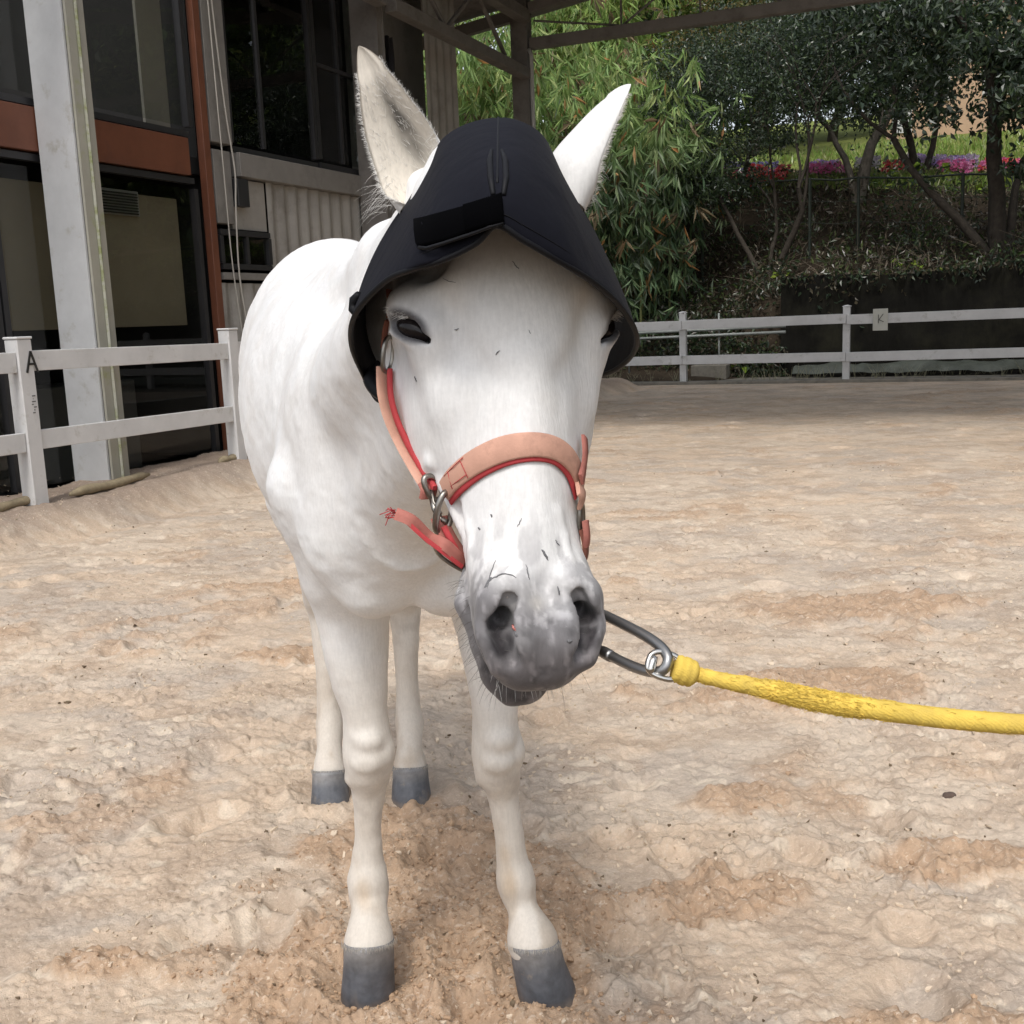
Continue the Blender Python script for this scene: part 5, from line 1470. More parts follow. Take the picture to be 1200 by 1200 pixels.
# grey wall around the right-hand windows
bb('grey_pilaster', M_GREYW, 9.025, 9.36, VO-.16, VO-.005, 3.09, 6.2, .004)
bb('grey_sill_beam', M_GREYW, 9.36, 12.14, VO-.16, VO+.03, 2.85, 3.085, .005)
bb('grey_pilaster', M_GREYW, 9.025, 9.30, VO-.16, VO-.005, 2.38, 3.085, .004)
bb('grey_pilaster', M_GREYW, 12.10, 12.36, VO-.3, VO-.012, -.05, 6.2)
bb('grey_header', M_GREYW, 9.37, 12.2, VO-.14, VO, 5.35, 6.2, .004)
window(9.37, 10.95, 3.09, 5.34, (9.95,)); window(10.96, 12.10, 3.09, 5.34, (11.5,), (4.2,), fw=.07)
def corrug(name, u0, u1, v, z0, z1, step=.028, amp=.022, parent=None):
    us_ = np.arange(u0, u1+1e-6, step); pat = [0, 1, 1, 1, 0, -1, -1, -1]
    G = [[A(u, v+amp*1.0*pat[i % 8]*(.7 if i % 4 != 2 else 1), z) for i, u in enumerate(us_)] for z in (z0, z1)]
    mb = MB(BU); mb.grid(G); o = mb.build(name, M_CORR, parent or bd, False); md = o.modifiers.new('t', 'SOLIDIFY'); md.thickness = .003; return o
corrug('corrugated_wall', 9.93, 12.14, VO-.06, -.05, 2.85)
corrug('corrugated_wall', 9.03, 9.92, VO-.06, -.05, 1.83)
bb('grey_ledge', M_GREYW, 9.04, 9.98, VO-.06, VO-.01, 1.86, 1.93, .003)
fr = window(9.05, 9.90, 1.96, 2.34, (9.5,), v=VO-.05)
bb('grey_panel', M_CORR, 9.305, 9.90, VO-.09, VO-.055, 2.345, 2.845)
corrug('corrugated_wall', 12.34, 13.70, VO-.04, -.05, 3.2)
corrug('corrugated_wall', 13.68, 14.62, VO-.02, -.05, 6.1)
bb('grey_wall_block', M_GREYW, 12.34, 14.60, VO-3.2, VO-.5, 3.2, 6.1)
# things in the dark upper opening
mb = MB(BU); rw = np.random.default_rng(14)
G = []
for z in np.linspace(3.4, 4.85, 12):
    G.append([A(12.75+.18*t+.02*math.sin(z*7+t*9), VO-.10+.04*math.sin(t*17+z*3), z) for t in np.linspace(0, 1, 14)])
mb.grid(G); o = mb.build('hanging_cloth', mat('dark_cloth', (.02, .02, .025), rough=.9), None, True, loc=BU); tag(o, 'dark cloth hanging in the upper opening behind the horse\'s left-hand ear', 'cloth')
mb = MB(BU); G = []
for z in np.linspace(3.45, 4.25, 10):
    G.append([A(13.05+.42*t, VO-.08+.03*math.sin(t*11+z*8), z+.04*math.sin(t*5)) for t in np.linspace(0, 1, 10)])
mb.grid(G); o = mb.build('plastic_sheet', mat('grey_plastic', (.22, .23, .21), rough=.3, bump=(12, .8, .03)), None, True, loc=BU); tag(o, 'crumpled grey plastic sheet hanging in the dark upper opening', 'plastic sheet')
# interior behind the glass
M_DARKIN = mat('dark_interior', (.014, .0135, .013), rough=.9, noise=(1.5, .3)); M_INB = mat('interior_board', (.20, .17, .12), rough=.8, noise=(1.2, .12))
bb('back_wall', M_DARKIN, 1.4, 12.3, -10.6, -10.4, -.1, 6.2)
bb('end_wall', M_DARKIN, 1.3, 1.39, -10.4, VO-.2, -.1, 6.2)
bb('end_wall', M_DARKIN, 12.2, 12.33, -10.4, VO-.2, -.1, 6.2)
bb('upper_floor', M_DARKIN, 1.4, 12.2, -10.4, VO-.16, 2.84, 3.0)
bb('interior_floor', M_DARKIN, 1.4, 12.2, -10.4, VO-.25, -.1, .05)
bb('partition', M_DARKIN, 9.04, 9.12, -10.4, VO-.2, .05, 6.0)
bb('interior_board', M_INB, 6.42, 8.74, -7.24, -7.20, 1.42, 2.62, .004)
bb('interior_cupboard', mat('cupboard', (.10, .095, .09), rough=.6), 7.3, 8.7, -8.6, -7.9, .06, .95, .01)
bb('interior_cupboard', mat('cupboard2', (.16, .15, .13), rough=.6), 5.1, 6.2, -8.6, -8.0, .06, 1.35, .01)
bb('interior_blind', mat('blind', (.22, .21, .18), rough=.8), 8.45, 8.80, -7.3, -7.27, 3.15, 5.8)
vt = bb('air_vent', mat('vent', (.24, .24, .23), rough=.5), 7.50, 8.15, -7.199, -7.16, 2.40, 2.62, .004)
for i in range(8):
    mb = MB(BU); abox(mb, 7.53, 8.12, -7.158, -7.145, 2.412+.024*i, 2.424+.024*i); mb.build('slat', M_DARKIN, vt)
# small recess box, tape and cables on the pilaster
jb = MB(BU); abox(jb, 9.31, 9.50, VO-.055, VO+.045, 2.56, 2.83, .005); o = jb.build('junction_box', M_DARKF, None, loc=BU); tag(o, 'small dark box on the wall beside the red post', 'box')
M_CAB = mat('pale_cable', (.42, .40, .36), rough=.6)
for k, (pts_, lab) in enumerate(((((9.10, 5.9), (9.14, 4.6), (9.22, 3.5), (9.30, 2.9), (9.27, 2.55), (9.24, 1.9), (9.33, 1.3)), 'thin pale cable hanging beside the red post past the small dark box'),
                                 (((9.06, 5.9), (9.08, 4.4), (9.11, 2.9), (9.13, 2.0), (9.22, 1.2)), 'straighter pale cable running down close against the red post'))):
    mb = MB(BU); mb.tube(cr_line([A(u, VO+.035+.01*k, z) for u, z in pts_], 5), .009-.002*k, 6); o = mb.build('cable', M_CAB, None, True, loc=BU); tag(o, lab, 'cable')
A = _A0
# ---- dark netting wall on posts behind the far fence
def net_mat():
    def ex(m, N, L, b, tc):
        mp = N.new('ShaderNodeMapping'); mp.inputs['Scale'].default_value = (9, 9, .8); L.new(tc.outputs['Object'], mp.inputs['Vector'])
        n = N.new('ShaderNodeTexNoise'); n.inputs['Scale'].default_value = 3; n.inputs['Detail'].default_value = 5
        L.new(mp.outputs[0], n.inputs['Vector'])
        bp = N.new('ShaderNodeBump'); bp.inputs['Strength'].default_value = .6; bp.inputs['Distance'].default_value = .02
        L.new(n.outputs['Fac'], bp.inputs['Height']); L.new(bp.outputs[0], b.inputs['Normal'])
    return mat('dark_netting', (.012, .0115, .010), rough=.95, spec=.05, noise=(2, .35), extra=ex, dirt=(1.2, (.030, .029, .020), .5, .75))
NO = A(22.4, 3, 0); rnw = np.random.default_rng(12)
G = []
for z in np.linspace(-.05, 1, 14):
    row = []
    for i, v in enumerate(np.linspace(-3.62, 12, 160)):
        top_ = 1.88+.05*math.sin(v*1.3)+.02*(v+3.6)+.05*(fbm(np.array([[v*2.2, 0., 0.]]), 3, 71)[0])
        row.append(A(22.4+.03*math.sin(v*5.3+z*2)+.02*math.sin(v*13), v, z*top_ if z > 0 else z))
    G.append(row)
mb = MB(NO); mb.grid(G); o = mb.build('shade_net_wall', net_mat(), None, True); tag(o, 'black shade netting stretched over the retaining wall behind the far fence', 'netting')
mb = MB(NO); G = []
o = one('retaining_wall', M_CONC, None, 22.5, 22.75, -3.6, 12, -.1, 1.80, .01, A(22.6, 3, 0)); tag(o, 'low concrete retaining wall behind the netting', 'wall')
# low green tarpaulin folded on the strip
mb = MB(A(21.8, 0, 0)); G = []
for t in np.linspace(0, 1, 7):
    G.append([A(21.75+.5*t, v, .02+(.16+.16*fbm(np.array([[v*1.7, t*2.0, 0.]]), 3, 44)[0])*math.sin(math.pi*(.12+.6*t))+.09*(fbm(np.array([[v*5.0, t*3.0, 4.]]), 3, 45)[0]-.5)) for v in np.linspace(-3.3, 10, 150)])
mb.grid(G); o = mb.build('tarpaulin', mat('grey_green_tarp', (.07, .08, .066), rough=.6, noise=(3, .3), bump=(6, .8, .05), dirt=(2.5, (.05, .055, .04), .5, .7)), None, True); tag(o, 'crumpled grey-green tarpaulin lying along the foot of the black netting', 'tarpaulin')
# pipe rack on the left
po = A(21.9, -5, .8); pr = empty('pipe_rack', po); tag(pr, 'grey horizontal pipes on thin stands behind the far fence, left of the black netting', 'pipes')
M_PIPE = mat('grey_pipe', (.26, .28, .27), rough=.5, noise=(5, .2))
for z in (.98, .865):
    mb = MB(po); mb.tube([A(21.95, -7.5, z-.03), A(21.95, -3.45, z+.03)], .028, 8); mb.build('pipe', M_PIPE, pr, True)
for v in (-4.75, -6.6): mb = MB(po); mb.tube([A(22.0, v, 0), A(22.0, v, 1.3)], .02, 6); mb.build('stand', M_PIPE, pr, True)
o = one('concrete_block', M_CONC, None, 21.7, 22.1, -5.25, -4.55, .02, .30, .01, A(21.9, -4.9, 0)); tag(o, 'pale concrete block lying behind the far fence under the pipes', 'block')
# ---- slope, terrace and hill
def terr(u, v):
    n = fbm(np.stack([u*.5, v*.5], -1).reshape(-1, 2), 4, 81).reshape(u.shape)-.5
    z = np.interp(u, [20.9, 22.7, 22.9, 24.5, 27.6, 28.3, 31.5, 44, 60, 90, 140, 400], [-.05, -.05, 1.62, 2.0, 3.65, 3.92, 4.65, 7.0, 10, 15, 21, 29])
    zl = np.interp(u, [20.9, 22.0, 24.5, 28.3, 31.5, 44, 60, 90, 140, 400], [-.05, .15, 1.5, 3.95, 4.65, 7.0, 10, 15, 21, 29])
    k = sst(v, -5.2, -3.9); z = z*k+zl*(1-k)
    kl = sst(v, -14, -30); 
    z = z-.07*np.clip(v, -9, 6)*sst(u, 24, 28)*(1-sst(u, 33, 40))
    return z+n*np.clip((u-22.8)*.35, 0, .5)*(1-sst(u, 28.2, 28.6)*.6)
uu_ = np.concatenate([np.arange(20.96, 32, .16), np.arange(32, 60, 1.0), np.arange(60, 330, 10)]); vv_ = np.concatenate([np.arange(-150, -16, 8), np.arange(-16, 14, .25), np.arange(14, 160, 8)])
TU, TV = np.meshgrid(uu_, vv_, indexing='ij'); TZ = terr(TU, TV)
tv_ = np.stack([TU*UA[0]+TV*VA[0], TU*UA[1]+TV*VA[1], TZ], -1).reshape(-1, 3)
ii = np.arange(TU.size).reshape(TU.shape); tf = np.stack([ii[:-1, :-1], ii[1:, :-1], ii[1:, 1:], ii[:-1, 1:]], -1).reshape(-1, 4)[:, ::-1]
M_HILL = mat('hillside', (.1, .08, .05), rough=1, attr='Col', noise=(3, .3), bump=(8, .8, .06), spec=.1)
me = mesh_np('hillside', tv_, tf, M_HILL, True)
tu, tvv = TU.reshape(-1), TV.reshape(-1); g1 = fbm(np.stack([tu, tvv], 1)*.7, 4, 83)[:, None]
hc = np.array([.036, .028, .020])*(.7+.8*g1)+0*g1
lawn = sst(tu, 31, 32)[:, None]; hc = hc*(1-lawn)+np.array([.17, .20, .055])*lawn*(.7+.6*g1)
path = (sst(tu, 30.0, 30.2)*(1-sst(tu, 31.3, 31.5)))[:, None]; hc = hc*(1-path)+np.array([.36, .26, .19])*path
set_color(me, hc); o = link('hillside', me); tag(o, kind='structure')
def TP(u, v, dz=0.0):
    return A(u, v, float(terr(np.array([u]), np.array([v]))[0])+dz)
def UV(x, y, u):
    """v and z where the line of sight through (x, y) crosses the plane at u"""
    d = raydir(x, y); t = u/(d@UA); p = CAMP+d*t; return float(p@VA), float(p[2])
# wire fence at the top of the slope
WO = TP(25.2, -2); wf = empty('wire_fence', WO); tag(wf, 'dark wire fence with thin posts along the brushy slope behind the far fence', 'fence')
M_WIRE = mat('dark_green_wire', (.03, .04, .03), rough=.6)
wv = [-8.2, -5.8, -3.46, -2.46, -.42, 1.7, 4.0, 6.3]
for v in wv: mb = MB(WO); p = TP(25.2, v, -.2); mb.tube([p, p*[1, 1, 0]+np.array([0, 0, 4.08-.05*(v+4)])], .035, 6); mb.build('post', M_WIRE, wf)
for dz, r in ((0, .022), (-.9, .006), (-.45, .006)):
    for a_, b_ in zip(wv[:-1], wv[1:]):
        mb = MB(WO); mb.tube([A(25.2, a_, 4.06-.05*(a_+4)+dz), A(25.2, (a_+b_)/2, 4.02-.05*((a_+b_)/2+4)+dz), A(25.2, b_, 4.06-.05*(b_+4)+dz)], r, 5); mb.build('wire', M_WIRE, wf)
# far peach house between the trunks
ho = A(47, 3, 8); hs = empty('house', ho); tag(hs, 'pale peach house glimpsed far behind the dark tree trunks', 'building')
M_PEACH = mat('peach_wall', (.50, .34, .23), rough=.9, noise=(2, .1), bump=(10, .2, .02))
one('wall', M_PEACH, hs, 46, 54, -3.5, 11, 6.5, 11.5, 0, ho); one('roof', mat('roof_tile', (.20, .09, .06), rough=.8, noise=(4, .2)), hs, 45.5, 54.5, -4, 11.5, 11.5, 11.9, .05, ho)
for v in (-2.4, -.2, 2.0, 4.2, 6.4, 8.6):
    w1 = one('window', mat('far_frame', (.55, .55, .52), rough=.6), hs, 45.93, 45.99, v, v+1.1, 8.6, 10.2, 0, ho); one('pane', M_DARKF, w1, 45.90, 45.925, v+.08, v+1.02, 8.68, 10.12, 0, ho)
one('door', M_WHITE, hs, 45.93, 45.98, -3.3, -2.6, 7.6, 9.8, 0, ho)
wl = A(40, -9, 7); o = one('white_railing', M_WHITE, None, 40, 40.15, -14, -9.5, 6.2, 9.0, 0, wl); o.name = 'white_wall'; tag(o, 'white wall glimpsed through the bamboo behind the right-hand ear', 'wall')
# ============================================================ plants
def leafcol_mat(name, trans=.3, rough=.45, spec=.35):
    m = bpy.data.materials.new(name); m.use_nodes = True
    t = m.node_tree; N = t.nodes; L = t.links; b = N['Principled BSDF']
    a = N.new('ShaderNodeAttribute'); a.attribute_name = 'Col'
    L.new(a.outputs['Color'], b.inputs['Base Color']); b.inputs['Roughness'].default_value = rough; b.inputs['Specular IOR Level'].default_value = spec
    tr = N.new('ShaderNodeBsdfTranslucent'); L.new(a.outputs['Color'], tr.inputs['Color'])
    ms = N.new('ShaderNodeMixShader'); ms.inputs[0].default_value = trans
    L.new(b.outputs[0], ms.inputs[1]); L.new(tr.outputs[0], ms.inputs[2]); L.new(ms.outputs[0], N['Material Output'].inputs['Surface'])
    return m
M_LEAF = leafcol_mat('leaf', .30, .33, .6); M_BAMB = leafcol_mat('bamboo_leaf', .40, .5); M_PETAL = leafcol_mat('petal', .3, .7, .2)
M_BARK = mat('bark', (.055, .045, .035), rough=.95, noise=(9, .35), bump=(26, .8, .02)); M_CULM = mat('bamboo_culm', (.16, .17, .06), rough=.5, noise=(6, .25)); M_BARK2 = mat('grey_bark', (.13, .115, .095), rough=.95, noise=(9, .35), bump=(26, .8, .02))
def rot_to(d):
    d = d/np.linalg.norm(d, axis=1, keepdims=True); return d
def leaves(C, D, Ln, Wd, cols, r, fold=.25):
    """kite shaped folded leaves: base points C, directions D"""
    n = len(C); D = rot_to(D)
    R = r.normal(size=(n, 3)); Sx = np.cross(D, R); Sx /= np.linalg.norm(Sx, axis=1, keepdims=True)+1e-9
    Nn = np.cross(Sx, D); Ln = np.asarray(Ln).reshape(-1, 1); Wd = np.asarray(Wd).reshape(-1, 1)
    tip = C+D*Ln-Nn*Ln*.12
    mid = C+D*Ln*.42
    V_ = np.stack([C, mid+Sx*Wd/2+Nn*Wd*fold, tip, mid-Sx*Wd/2+Nn*Wd*fold], 1).reshape(-1, 3)
    F_ = np.arange(n*4).reshape(-1, 4)
    F_ = np.concatenate([F_[:, [0, 1, 2]], F_[:, [0, 2, 3]]])
    return V_, F_, np.repeat(cols, 4, 0)
def leafobj(name, parts, m, parent=None, O=(0, 0, 0)):
    V_, F_, C_ = [], [], []; b = 0
    for v, f, c in parts: V_.append(v); F_.append(f+b); C_.append(c); b += len(v)
    V_ = np.concatenate(V_)-np.asarray(O, float); me = mesh_np(name, V_, np.concatenate(F_), m, False); set_color(me, np.clip(np.concatenate(C_), 0, 1))
    o = link(name, me, parent)
    if parent is None: o.location = tuple(O)
    return o
def palette(n, r, cols, jit=.25):
    c = np.array(cols)[r.integers(0, len(cols), n)]; return c*r.uniform(1-jit, 1+jit, (n, 1))
DARKG = [(.034, .056, .028), (.050, .078, .034), (.026, .045, .026), (.07, .105, .042), (.08, .105, .078)]
MIDG = [(.065, .115, .030), (.09, .14, .04), (.05, .095, .03), (.12, .16, .04)]
LIMEG = [(.19, .28, .07), (.24, .33, .09), (.15, .25, .06), (.30, .34, .11)]
BAMG = [(.12, .20, .09), (.16, .24, .11), (.10, .17, .09), (.22, .29, .15), (.20, .25, .18)]
DRY = [(.22, .17, .10), (.30, .23, .14), (.14, .11, .07), (.18, .12, .06)]
ORANGE = [(.48, .24, .09), (.40, .20, .08), (.52, .32, .15)]
def limb(mb, p0, d, ln, r0, r, depth, tips, spread=.55, up=.15, seg=5):
    pts, rad_ = [p0], [r0]; d = d/np.linalg.norm(d); p = p0
    for i in range(seg):
        d = d+r.normal(0, .14, 3)+np.array([0, 0, up*.25]); d /= np.linalg.norm(d); p = p+d*ln/seg; pts.append(p); rad_.append(r0*(1-.45*(i+1)/seg))
    mb.tube(pts, rad_, 6 if r0 > .02 else 4, caps=False)
    if depth == 0: tips.append((p, d)); return
    for k in range(int(r.integers(2, 4))):
        q = r.normal(0, 1, 3); q -= d*(q@d); q /= np.linalg.norm(q)
        limb(mb, pts[-1 if k < 2 else -2], d+q*spread*r.uniform(.7, 1.4), ln*r.uniform(.6, .82), rad_[-1]*r.uniform(.65, .85), r, depth-1, tips, spread, up, max(3, seg-1))
        if r.random() < .3: tips.append((pts[-2], d))
def tree(label, base, stems, depth, blobs, leafn, Ln, Wd, pal, seed, group=None, name='tree', bark=None, down=.3, tipn=0, tipr=.5, m=None):
    """stems: (dx, dy, dz direction, length, radius); blobs: (centre, radii, weight)"""
    r = np.random.default_rng(seed); e = empty(name, base); tag(e, label, 'tree', group)
    mb = MB(base); tips = []
    for (d, ln, r0) in stems: limb(mb, np.asarray(base, float)+np.array([0, 0, -.2]), np.array(d, float), ln, r0, r, depth, tips)
    mb.build('trunk', bark or M_BARK, e, True)
    parts = []; C = []
    wsum = sum(b_[2] for b_ in blobs) if blobs else 1
    for c, rad3, wgt in blobs:
        n = int(leafn*wgt/wsum)
        # clumps inside the blob
        nc = max(4, n//70); cc = r.normal(size=(nc, 3)); cc /= np.linalg.norm(cc, axis=1, keepdims=True); cc *= r.random((nc, 1))**.45
        cc = np.asarray(c)+cc*np.asarray(rad3); cs = r.uniform(.35, 1.0, nc)*tipr
        k = r.integers(0, nc, n); C.append(cc[k]+r.normal(size=(n, 3))*cs[k][:, None]*np.array([.5, .5, .38]))
    if tipn:
        tp = np.array([t[0] for t in tips]); k = r.integers(0, len(tp), tipn); C.append(tp[k]+r.normal(size=(tipn, 3))*tipr*.5)
    C = np.concatenate(C); n = len(C)
    D = r.normal(size=(n, 3)); D[:, 2] -= down*2
    cn = .7+.6*fbm(C*1.3, 2, seed)[:, None]
    parts.append(leaves(C, D, r.uniform(.7, 1.3, n)*Ln, r.uniform(.7, 1.3, n)*Wd, palette(n, r, pal)*cn, r))
    o = leafobj('crown', parts, m or M_LEAF, e, base); o['kind'] = 'stuff'
    return e
def bl(x, y, u, ru, rv, rz_, wgt=1.0):
    v, z = UV(x, y, u); return (A(u, v, z), np.abs(UA)*ru+np.abs(VA)*rv+np.array([0, 0, rz_]), wgt)
# ---- bamboo clumps at the left, arching over the fence
def bamboo(label, u, v, n_c, n_l, seed, lean, h=7.5, nleaf_parts=0, spread=1.2, pal=BAMG):
    base = TP(u, v); r = np.random.default_rng(seed); e = empty('bamboo_clump', base); tag(e, label, 'bamboo', 'bamboo clumps beyond the far fence')
    nodes = []
    for i in range(n_c):
        mb = MB(base); p = base+UA*r.normal(0, .35)+VA*r.normal(0, .5)+np.array([0, 0, -.2]); hh = h*r.uniform(.65, 1.15)
        az_ = r.uniform(0, 6.28); dr = np.array([math.cos(az_), math.sin(az_), 0])*spread*r.uniform(.3, 1)+np.asarray(lean)*r.uniform(.5, 1.3)
        pts = []
        for t in np.linspace(0, 1, 14): pts.append(p+dr*(t**2.2)*hh*.33+np.array([0, 0, hh*(t-.30*t**3.2)]))
        mb.tube(pts, [.032*(1-.85*k/13) for k in range(14)], 6, caps=False); mb.build('culm', M_CULM, e, True)
        for k in range(4, 14):
            for q in range(4): nodes.append((pts[k], k/13.))
        for t in np.linspace(.15, 1, 7): # low side shoots
            nodes.append((pts[int(t*13)]+r.normal(0, .3, 3), t))
    m_ = n_l//6; k = r.integers(0, len(nodes), m_)
    C0 = np.array([nodes[i][0] for i in k])+r.normal(size=(m_, 3))*np.array([.48, .48, .42])
    tw = r.normal(size=(m_, 3)); tw[:, 2] = -.5
    C = np.repeat(C0, 6, 0)+r.normal(size=(m_*6, 3))*.035; D = np.repeat(tw, 6, 0)*.55+r.normal(size=(m_*6, 3))*.6; D[:, 2] -= 1.05
    n = len(C); hz = C[:, 2]
    cl = palette(n, r, pal); yl = np.repeat(r.random(m_), 6)
    top = sst(hz, 3.6, 5.6)[:, None]; cl = cl*(1-top*.6)+palette(n, r, LIMEG)*top*.9  # upper leaves tinted brighter: backlight put into their colour
    cl = np.where((yl < .07)[:, None], palette(n, r, DRY), cl)
    cl = np.where((r.random(n) < .012)[:, None], palette(n, r, ORANGE), cl)
    L_ = r.uniform(.22, .50, n)
    o = leafobj('leaves', [leaves(C, D, L_, L_*r.uniform(.13, .19, n), cl, r, .12)], M_BAMB, e, base); o['kind'] = 'stuff'
    # the largest single leaves, hanging on the arena side
    if nleaf_parts:
        shapes = []
        for q in range(4):
            c_ = ORANGE if q < 2 else BAMG
            v_, f_, cc_ = leaves(np.zeros((1, 3)), np.array([[0, 0, -1.0]]), [.40], [.065 if q < 2 else .055], palette(1, r, c_), r, .15)
            me = mesh_np('leaf', v_, f_, M_BAMB, False); set_color(me, cc_); shapes.append(me)
        for i in range(nleaf_parts):
            nd = nodes[int(r.integers(0, len(nodes)))][0]; q = int(r.integers(0, 4)) if i % 3 else int(r.integers(0, 2))
            o = link('leaf', shapes[q], e, nd-base+r.normal(0, .4, 3)-UA*.5, (r.normal(0, .5), r.normal(0, .5), r.uniform(0, 6.28)))
            if q < 2: o['label'] = 'dry orange leaf'
    return e
toward = -UA*.55
bamboo('tall bamboo clump with backlight painted into its green top just right of the corner column', 23.6, -8.3, 12, 8500, 201, toward, 8.2, 60, 1.0)
bamboo('bamboo clump with hanging dry orange leaves behind the right-hand ear', 22.9, -7.1, 9, 6000, 202, toward*.7, 6.6, 60, .8)
bamboo('bamboo clump seen through the truss left of the corner column', 24.6, -10.6, 12, 8000, 203, toward*.8, 8.8, 20)
bamboo('bamboo clump leaning right at the edge of the dark trees', 24.2, -6.7, 5, 2600, 204, -UA*.2+VA*.15, 6.0, 30, .5)
bamboo('far bamboo clump rising behind the other clumps', 28.0, -9.0, 12, 8000, 205, toward*.2, 10.5, 0, pal=LIMEG)
bamboo('far bamboo clump left of the truss, behind the corrugated wall end', 27.5, -12.5, 9, 6500, 206, toward*.2, 10.0, 0, pal=LIMEG)
# ---- dark small-leaved trees
b1 = TP(24.3, UV(900, 330, 24.3)[0])
tree('dark multi-stemmed tree with a forked trunk in front of the flower beds', b1, [((.25, 0, 1), 2.3, .085), ((-.30, 0, 1), 2.3, .075), ((.05, .2, 1), 2.2, .06)], 3,
     [bl(850, 130, 24, 1.2, 1.2, 1.1), bl(930, 110, 24.5, 1.3, 1.4, 1.0), bl(890, 60, 24.5, 1.2, 1.3, .9), bl(815, 200, 23.6, .7, .7, .8, .7), bl(800, 110, 24, .7, .7, .8, .6), bl(960, 40, 25, 1.2, 1.2, .9)], 17000, .085, .045, DARKG, 301, 'dark trees beyond the far fence', tipn=2500, tipr=.55)
b2 = TP(27.3, UV(1003, 250, 27.3)[0])
tree('dark tree with a thick grey forked trunk right of the lilac flowers', b2, [((.15, 0, 1), 2.4, .16), ((-.35, 0, 1), 2.0, .10)], 3,
     [bl(1010, 90, 27, 1.7, 1.7, 1.1), bl(940, 70, 27.5, 1.4, 1.4, 1.2), bl(1060, 60, 27.5, 1.4, 1.4, 1.1), bl(1000, 10, 27.5, 1.8, 1.8, 1.1)], 15000, .10, .05, DARKG, 302, 'dark trees beyond the far fence', tipn=2500, tipr=.6, bark=M_BARK2)
b3 = TP(24.5, UV(1172, 300, 24.5)[0])
tree('large black-trunked tree at the right edge of the view', b3, [((-.02, 0, 1), 3.8, .19), ((-.55, 0, .8), 3.4, .11), ((.4, 0, 1), 3, .10)], 4,
     [bl(1120, 30, 23.5, 1.4, 1.5, .9), bl(1190, 90, 23, 1.2, 1.1, 1.2), bl(1060, 110, 23.5, .8, .8, .6, .5), bl(1200, 20, 23, 1.3, 1.3, 1.2), bl(1240, 120, 23, 1, 1, 1.4), bl(1040, 20, 23.8, 1.0, 1.2, .7)], 9500, .16, .075, DARKG, 303, 'dark trees beyond the far fence', tipn=4500, tipr=.6)
b4 = TP(25.6, UV(808, 290, 25.6)[0])
tree('slim dark tree standing between the bamboo and the forked trunk', b4, [((.1, 0, 1), 2.0, .06), ((-.2, .1, 1), 2.2, .05)], 3,
     [bl(795, 170, 25.4, .9, .9, 1.1), bl(840, 215, 25, .6, .7, .6, .6), bl(770, 250, 24.6, .6, .6, .8, .6), bl(830, 100, 26, 1, 1, .9)], 9000, .085, .045, DARKG, 304, 'dark trees beyond the far fence', tipn=1500, tipr=.5)
b5 = TP(29.5, UV(1075, 200, 29.5)[0])
tree('leaning tree with brown fork in front of the peach house', b5, [((-.5, 0, 1), 2.6, .11), ((.5, 0, 1), 2.4, .09)], 3,
     [bl(1090, 70, 30, 1.8, 1.8, 1.1), bl(1040, 110, 29.5, 1.1, 1.1, .8, .6), bl(1140, 40, 30.5, 1.6, 1.7, 1.2)], 6500, .11, .055, DARKG+MIDG[:1], 305, 'dark trees beyond the far fence', tipn=2500, tipr=.6)
b6 = TP(27.5, -5.6)
tree('olive-topped tree behind the bamboo with rusty new growth', b6, [((0, 0, 1), 2.6, .09), ((.3, 0, 1), 2.4, .07)], 3,
     [bl(850, 60, 28, 1.3, 1.4, .9), bl(800, 80, 28, 1.0, 1.1, .8), bl(880, 20, 28.5, 1.4, 1.5, .9)], 8000, .10, .05, [(.13, .13, .035), (.16, .13, .04), (.20, .13, .05), (.09, .12, .03), (.04, .06, .025)], 306, 'dark trees beyond the far fence', tipn=900, tipr=.6)
# ---- lighter trees on the hill behind
far = [(46, -16, 'A'), (50, -6, 'B'), (42, -24, 'A'), (56, 3, 'B'), (52, 13, 'A'), (44, 16, 'B'), (60, -14, 'B'), (38, -13, 'A'), (64, 9, 'A'), (37, 11, 'B'), (60, 24, 'B'), (48, -11.5, 'A'), (40, -7.5, 'B')]
LB = ['sunlit yellow-green hill tree, %s']
where = ['behind the tall bamboo at the top', 'above the olive-topped tree', 'behind the wall end of the building', 'over the peach house roof', 'at the right behind the large black trunk', 'beside the peach house at the right edge', 'far up the hill behind the bamboo', 'close behind the far bamboo clumps', 'far up the hill behind the peach house', 'in front of the peach house at its right end', 'farthest right on the hill', 'in the gap between the bamboo and the olive-topped tree', 'close behind the slim dark tree']
def far_tree(seed):
    r = np.random.default_rng(seed); base = np.zeros(3)
    blobs = [(np.array([r.uniform(-3, 3), r.uniform(-3, 3), r.uniform(3.5, 12)]), np.array([2.4, 2.4, 1.9]), 1.0) for _ in range(13)]
    return tree('x', base, [((.1, 0, 1), 4.5, .25), ((-.3, .2, 1), 4, .18)], 3, blobs, 11000, .36, .19, LIMEG+MIDG, seed, 'lighter trees on the hill behind', down=.2, tipn=1500, tipr=1.1)
protos = {}
for i, (u, v, k) in enumerate(far):
    if k not in protos: e = protos[k] = far_tree(401 if k == 'A' else 402)
    else:
        src = protos[k]; e = src.copy(); COL.objects.link(e)
        for ch in src.children:
            c = ch.copy(); COL.objects.link(c); c.parent = e
    e.location = tuple(TP(u, v)); e.rotation_euler = (0, 0, i*1.7); s = .85+.1*(i % 4); e.scale = (s, s, s); e['label'] = LB[0] % where[i]
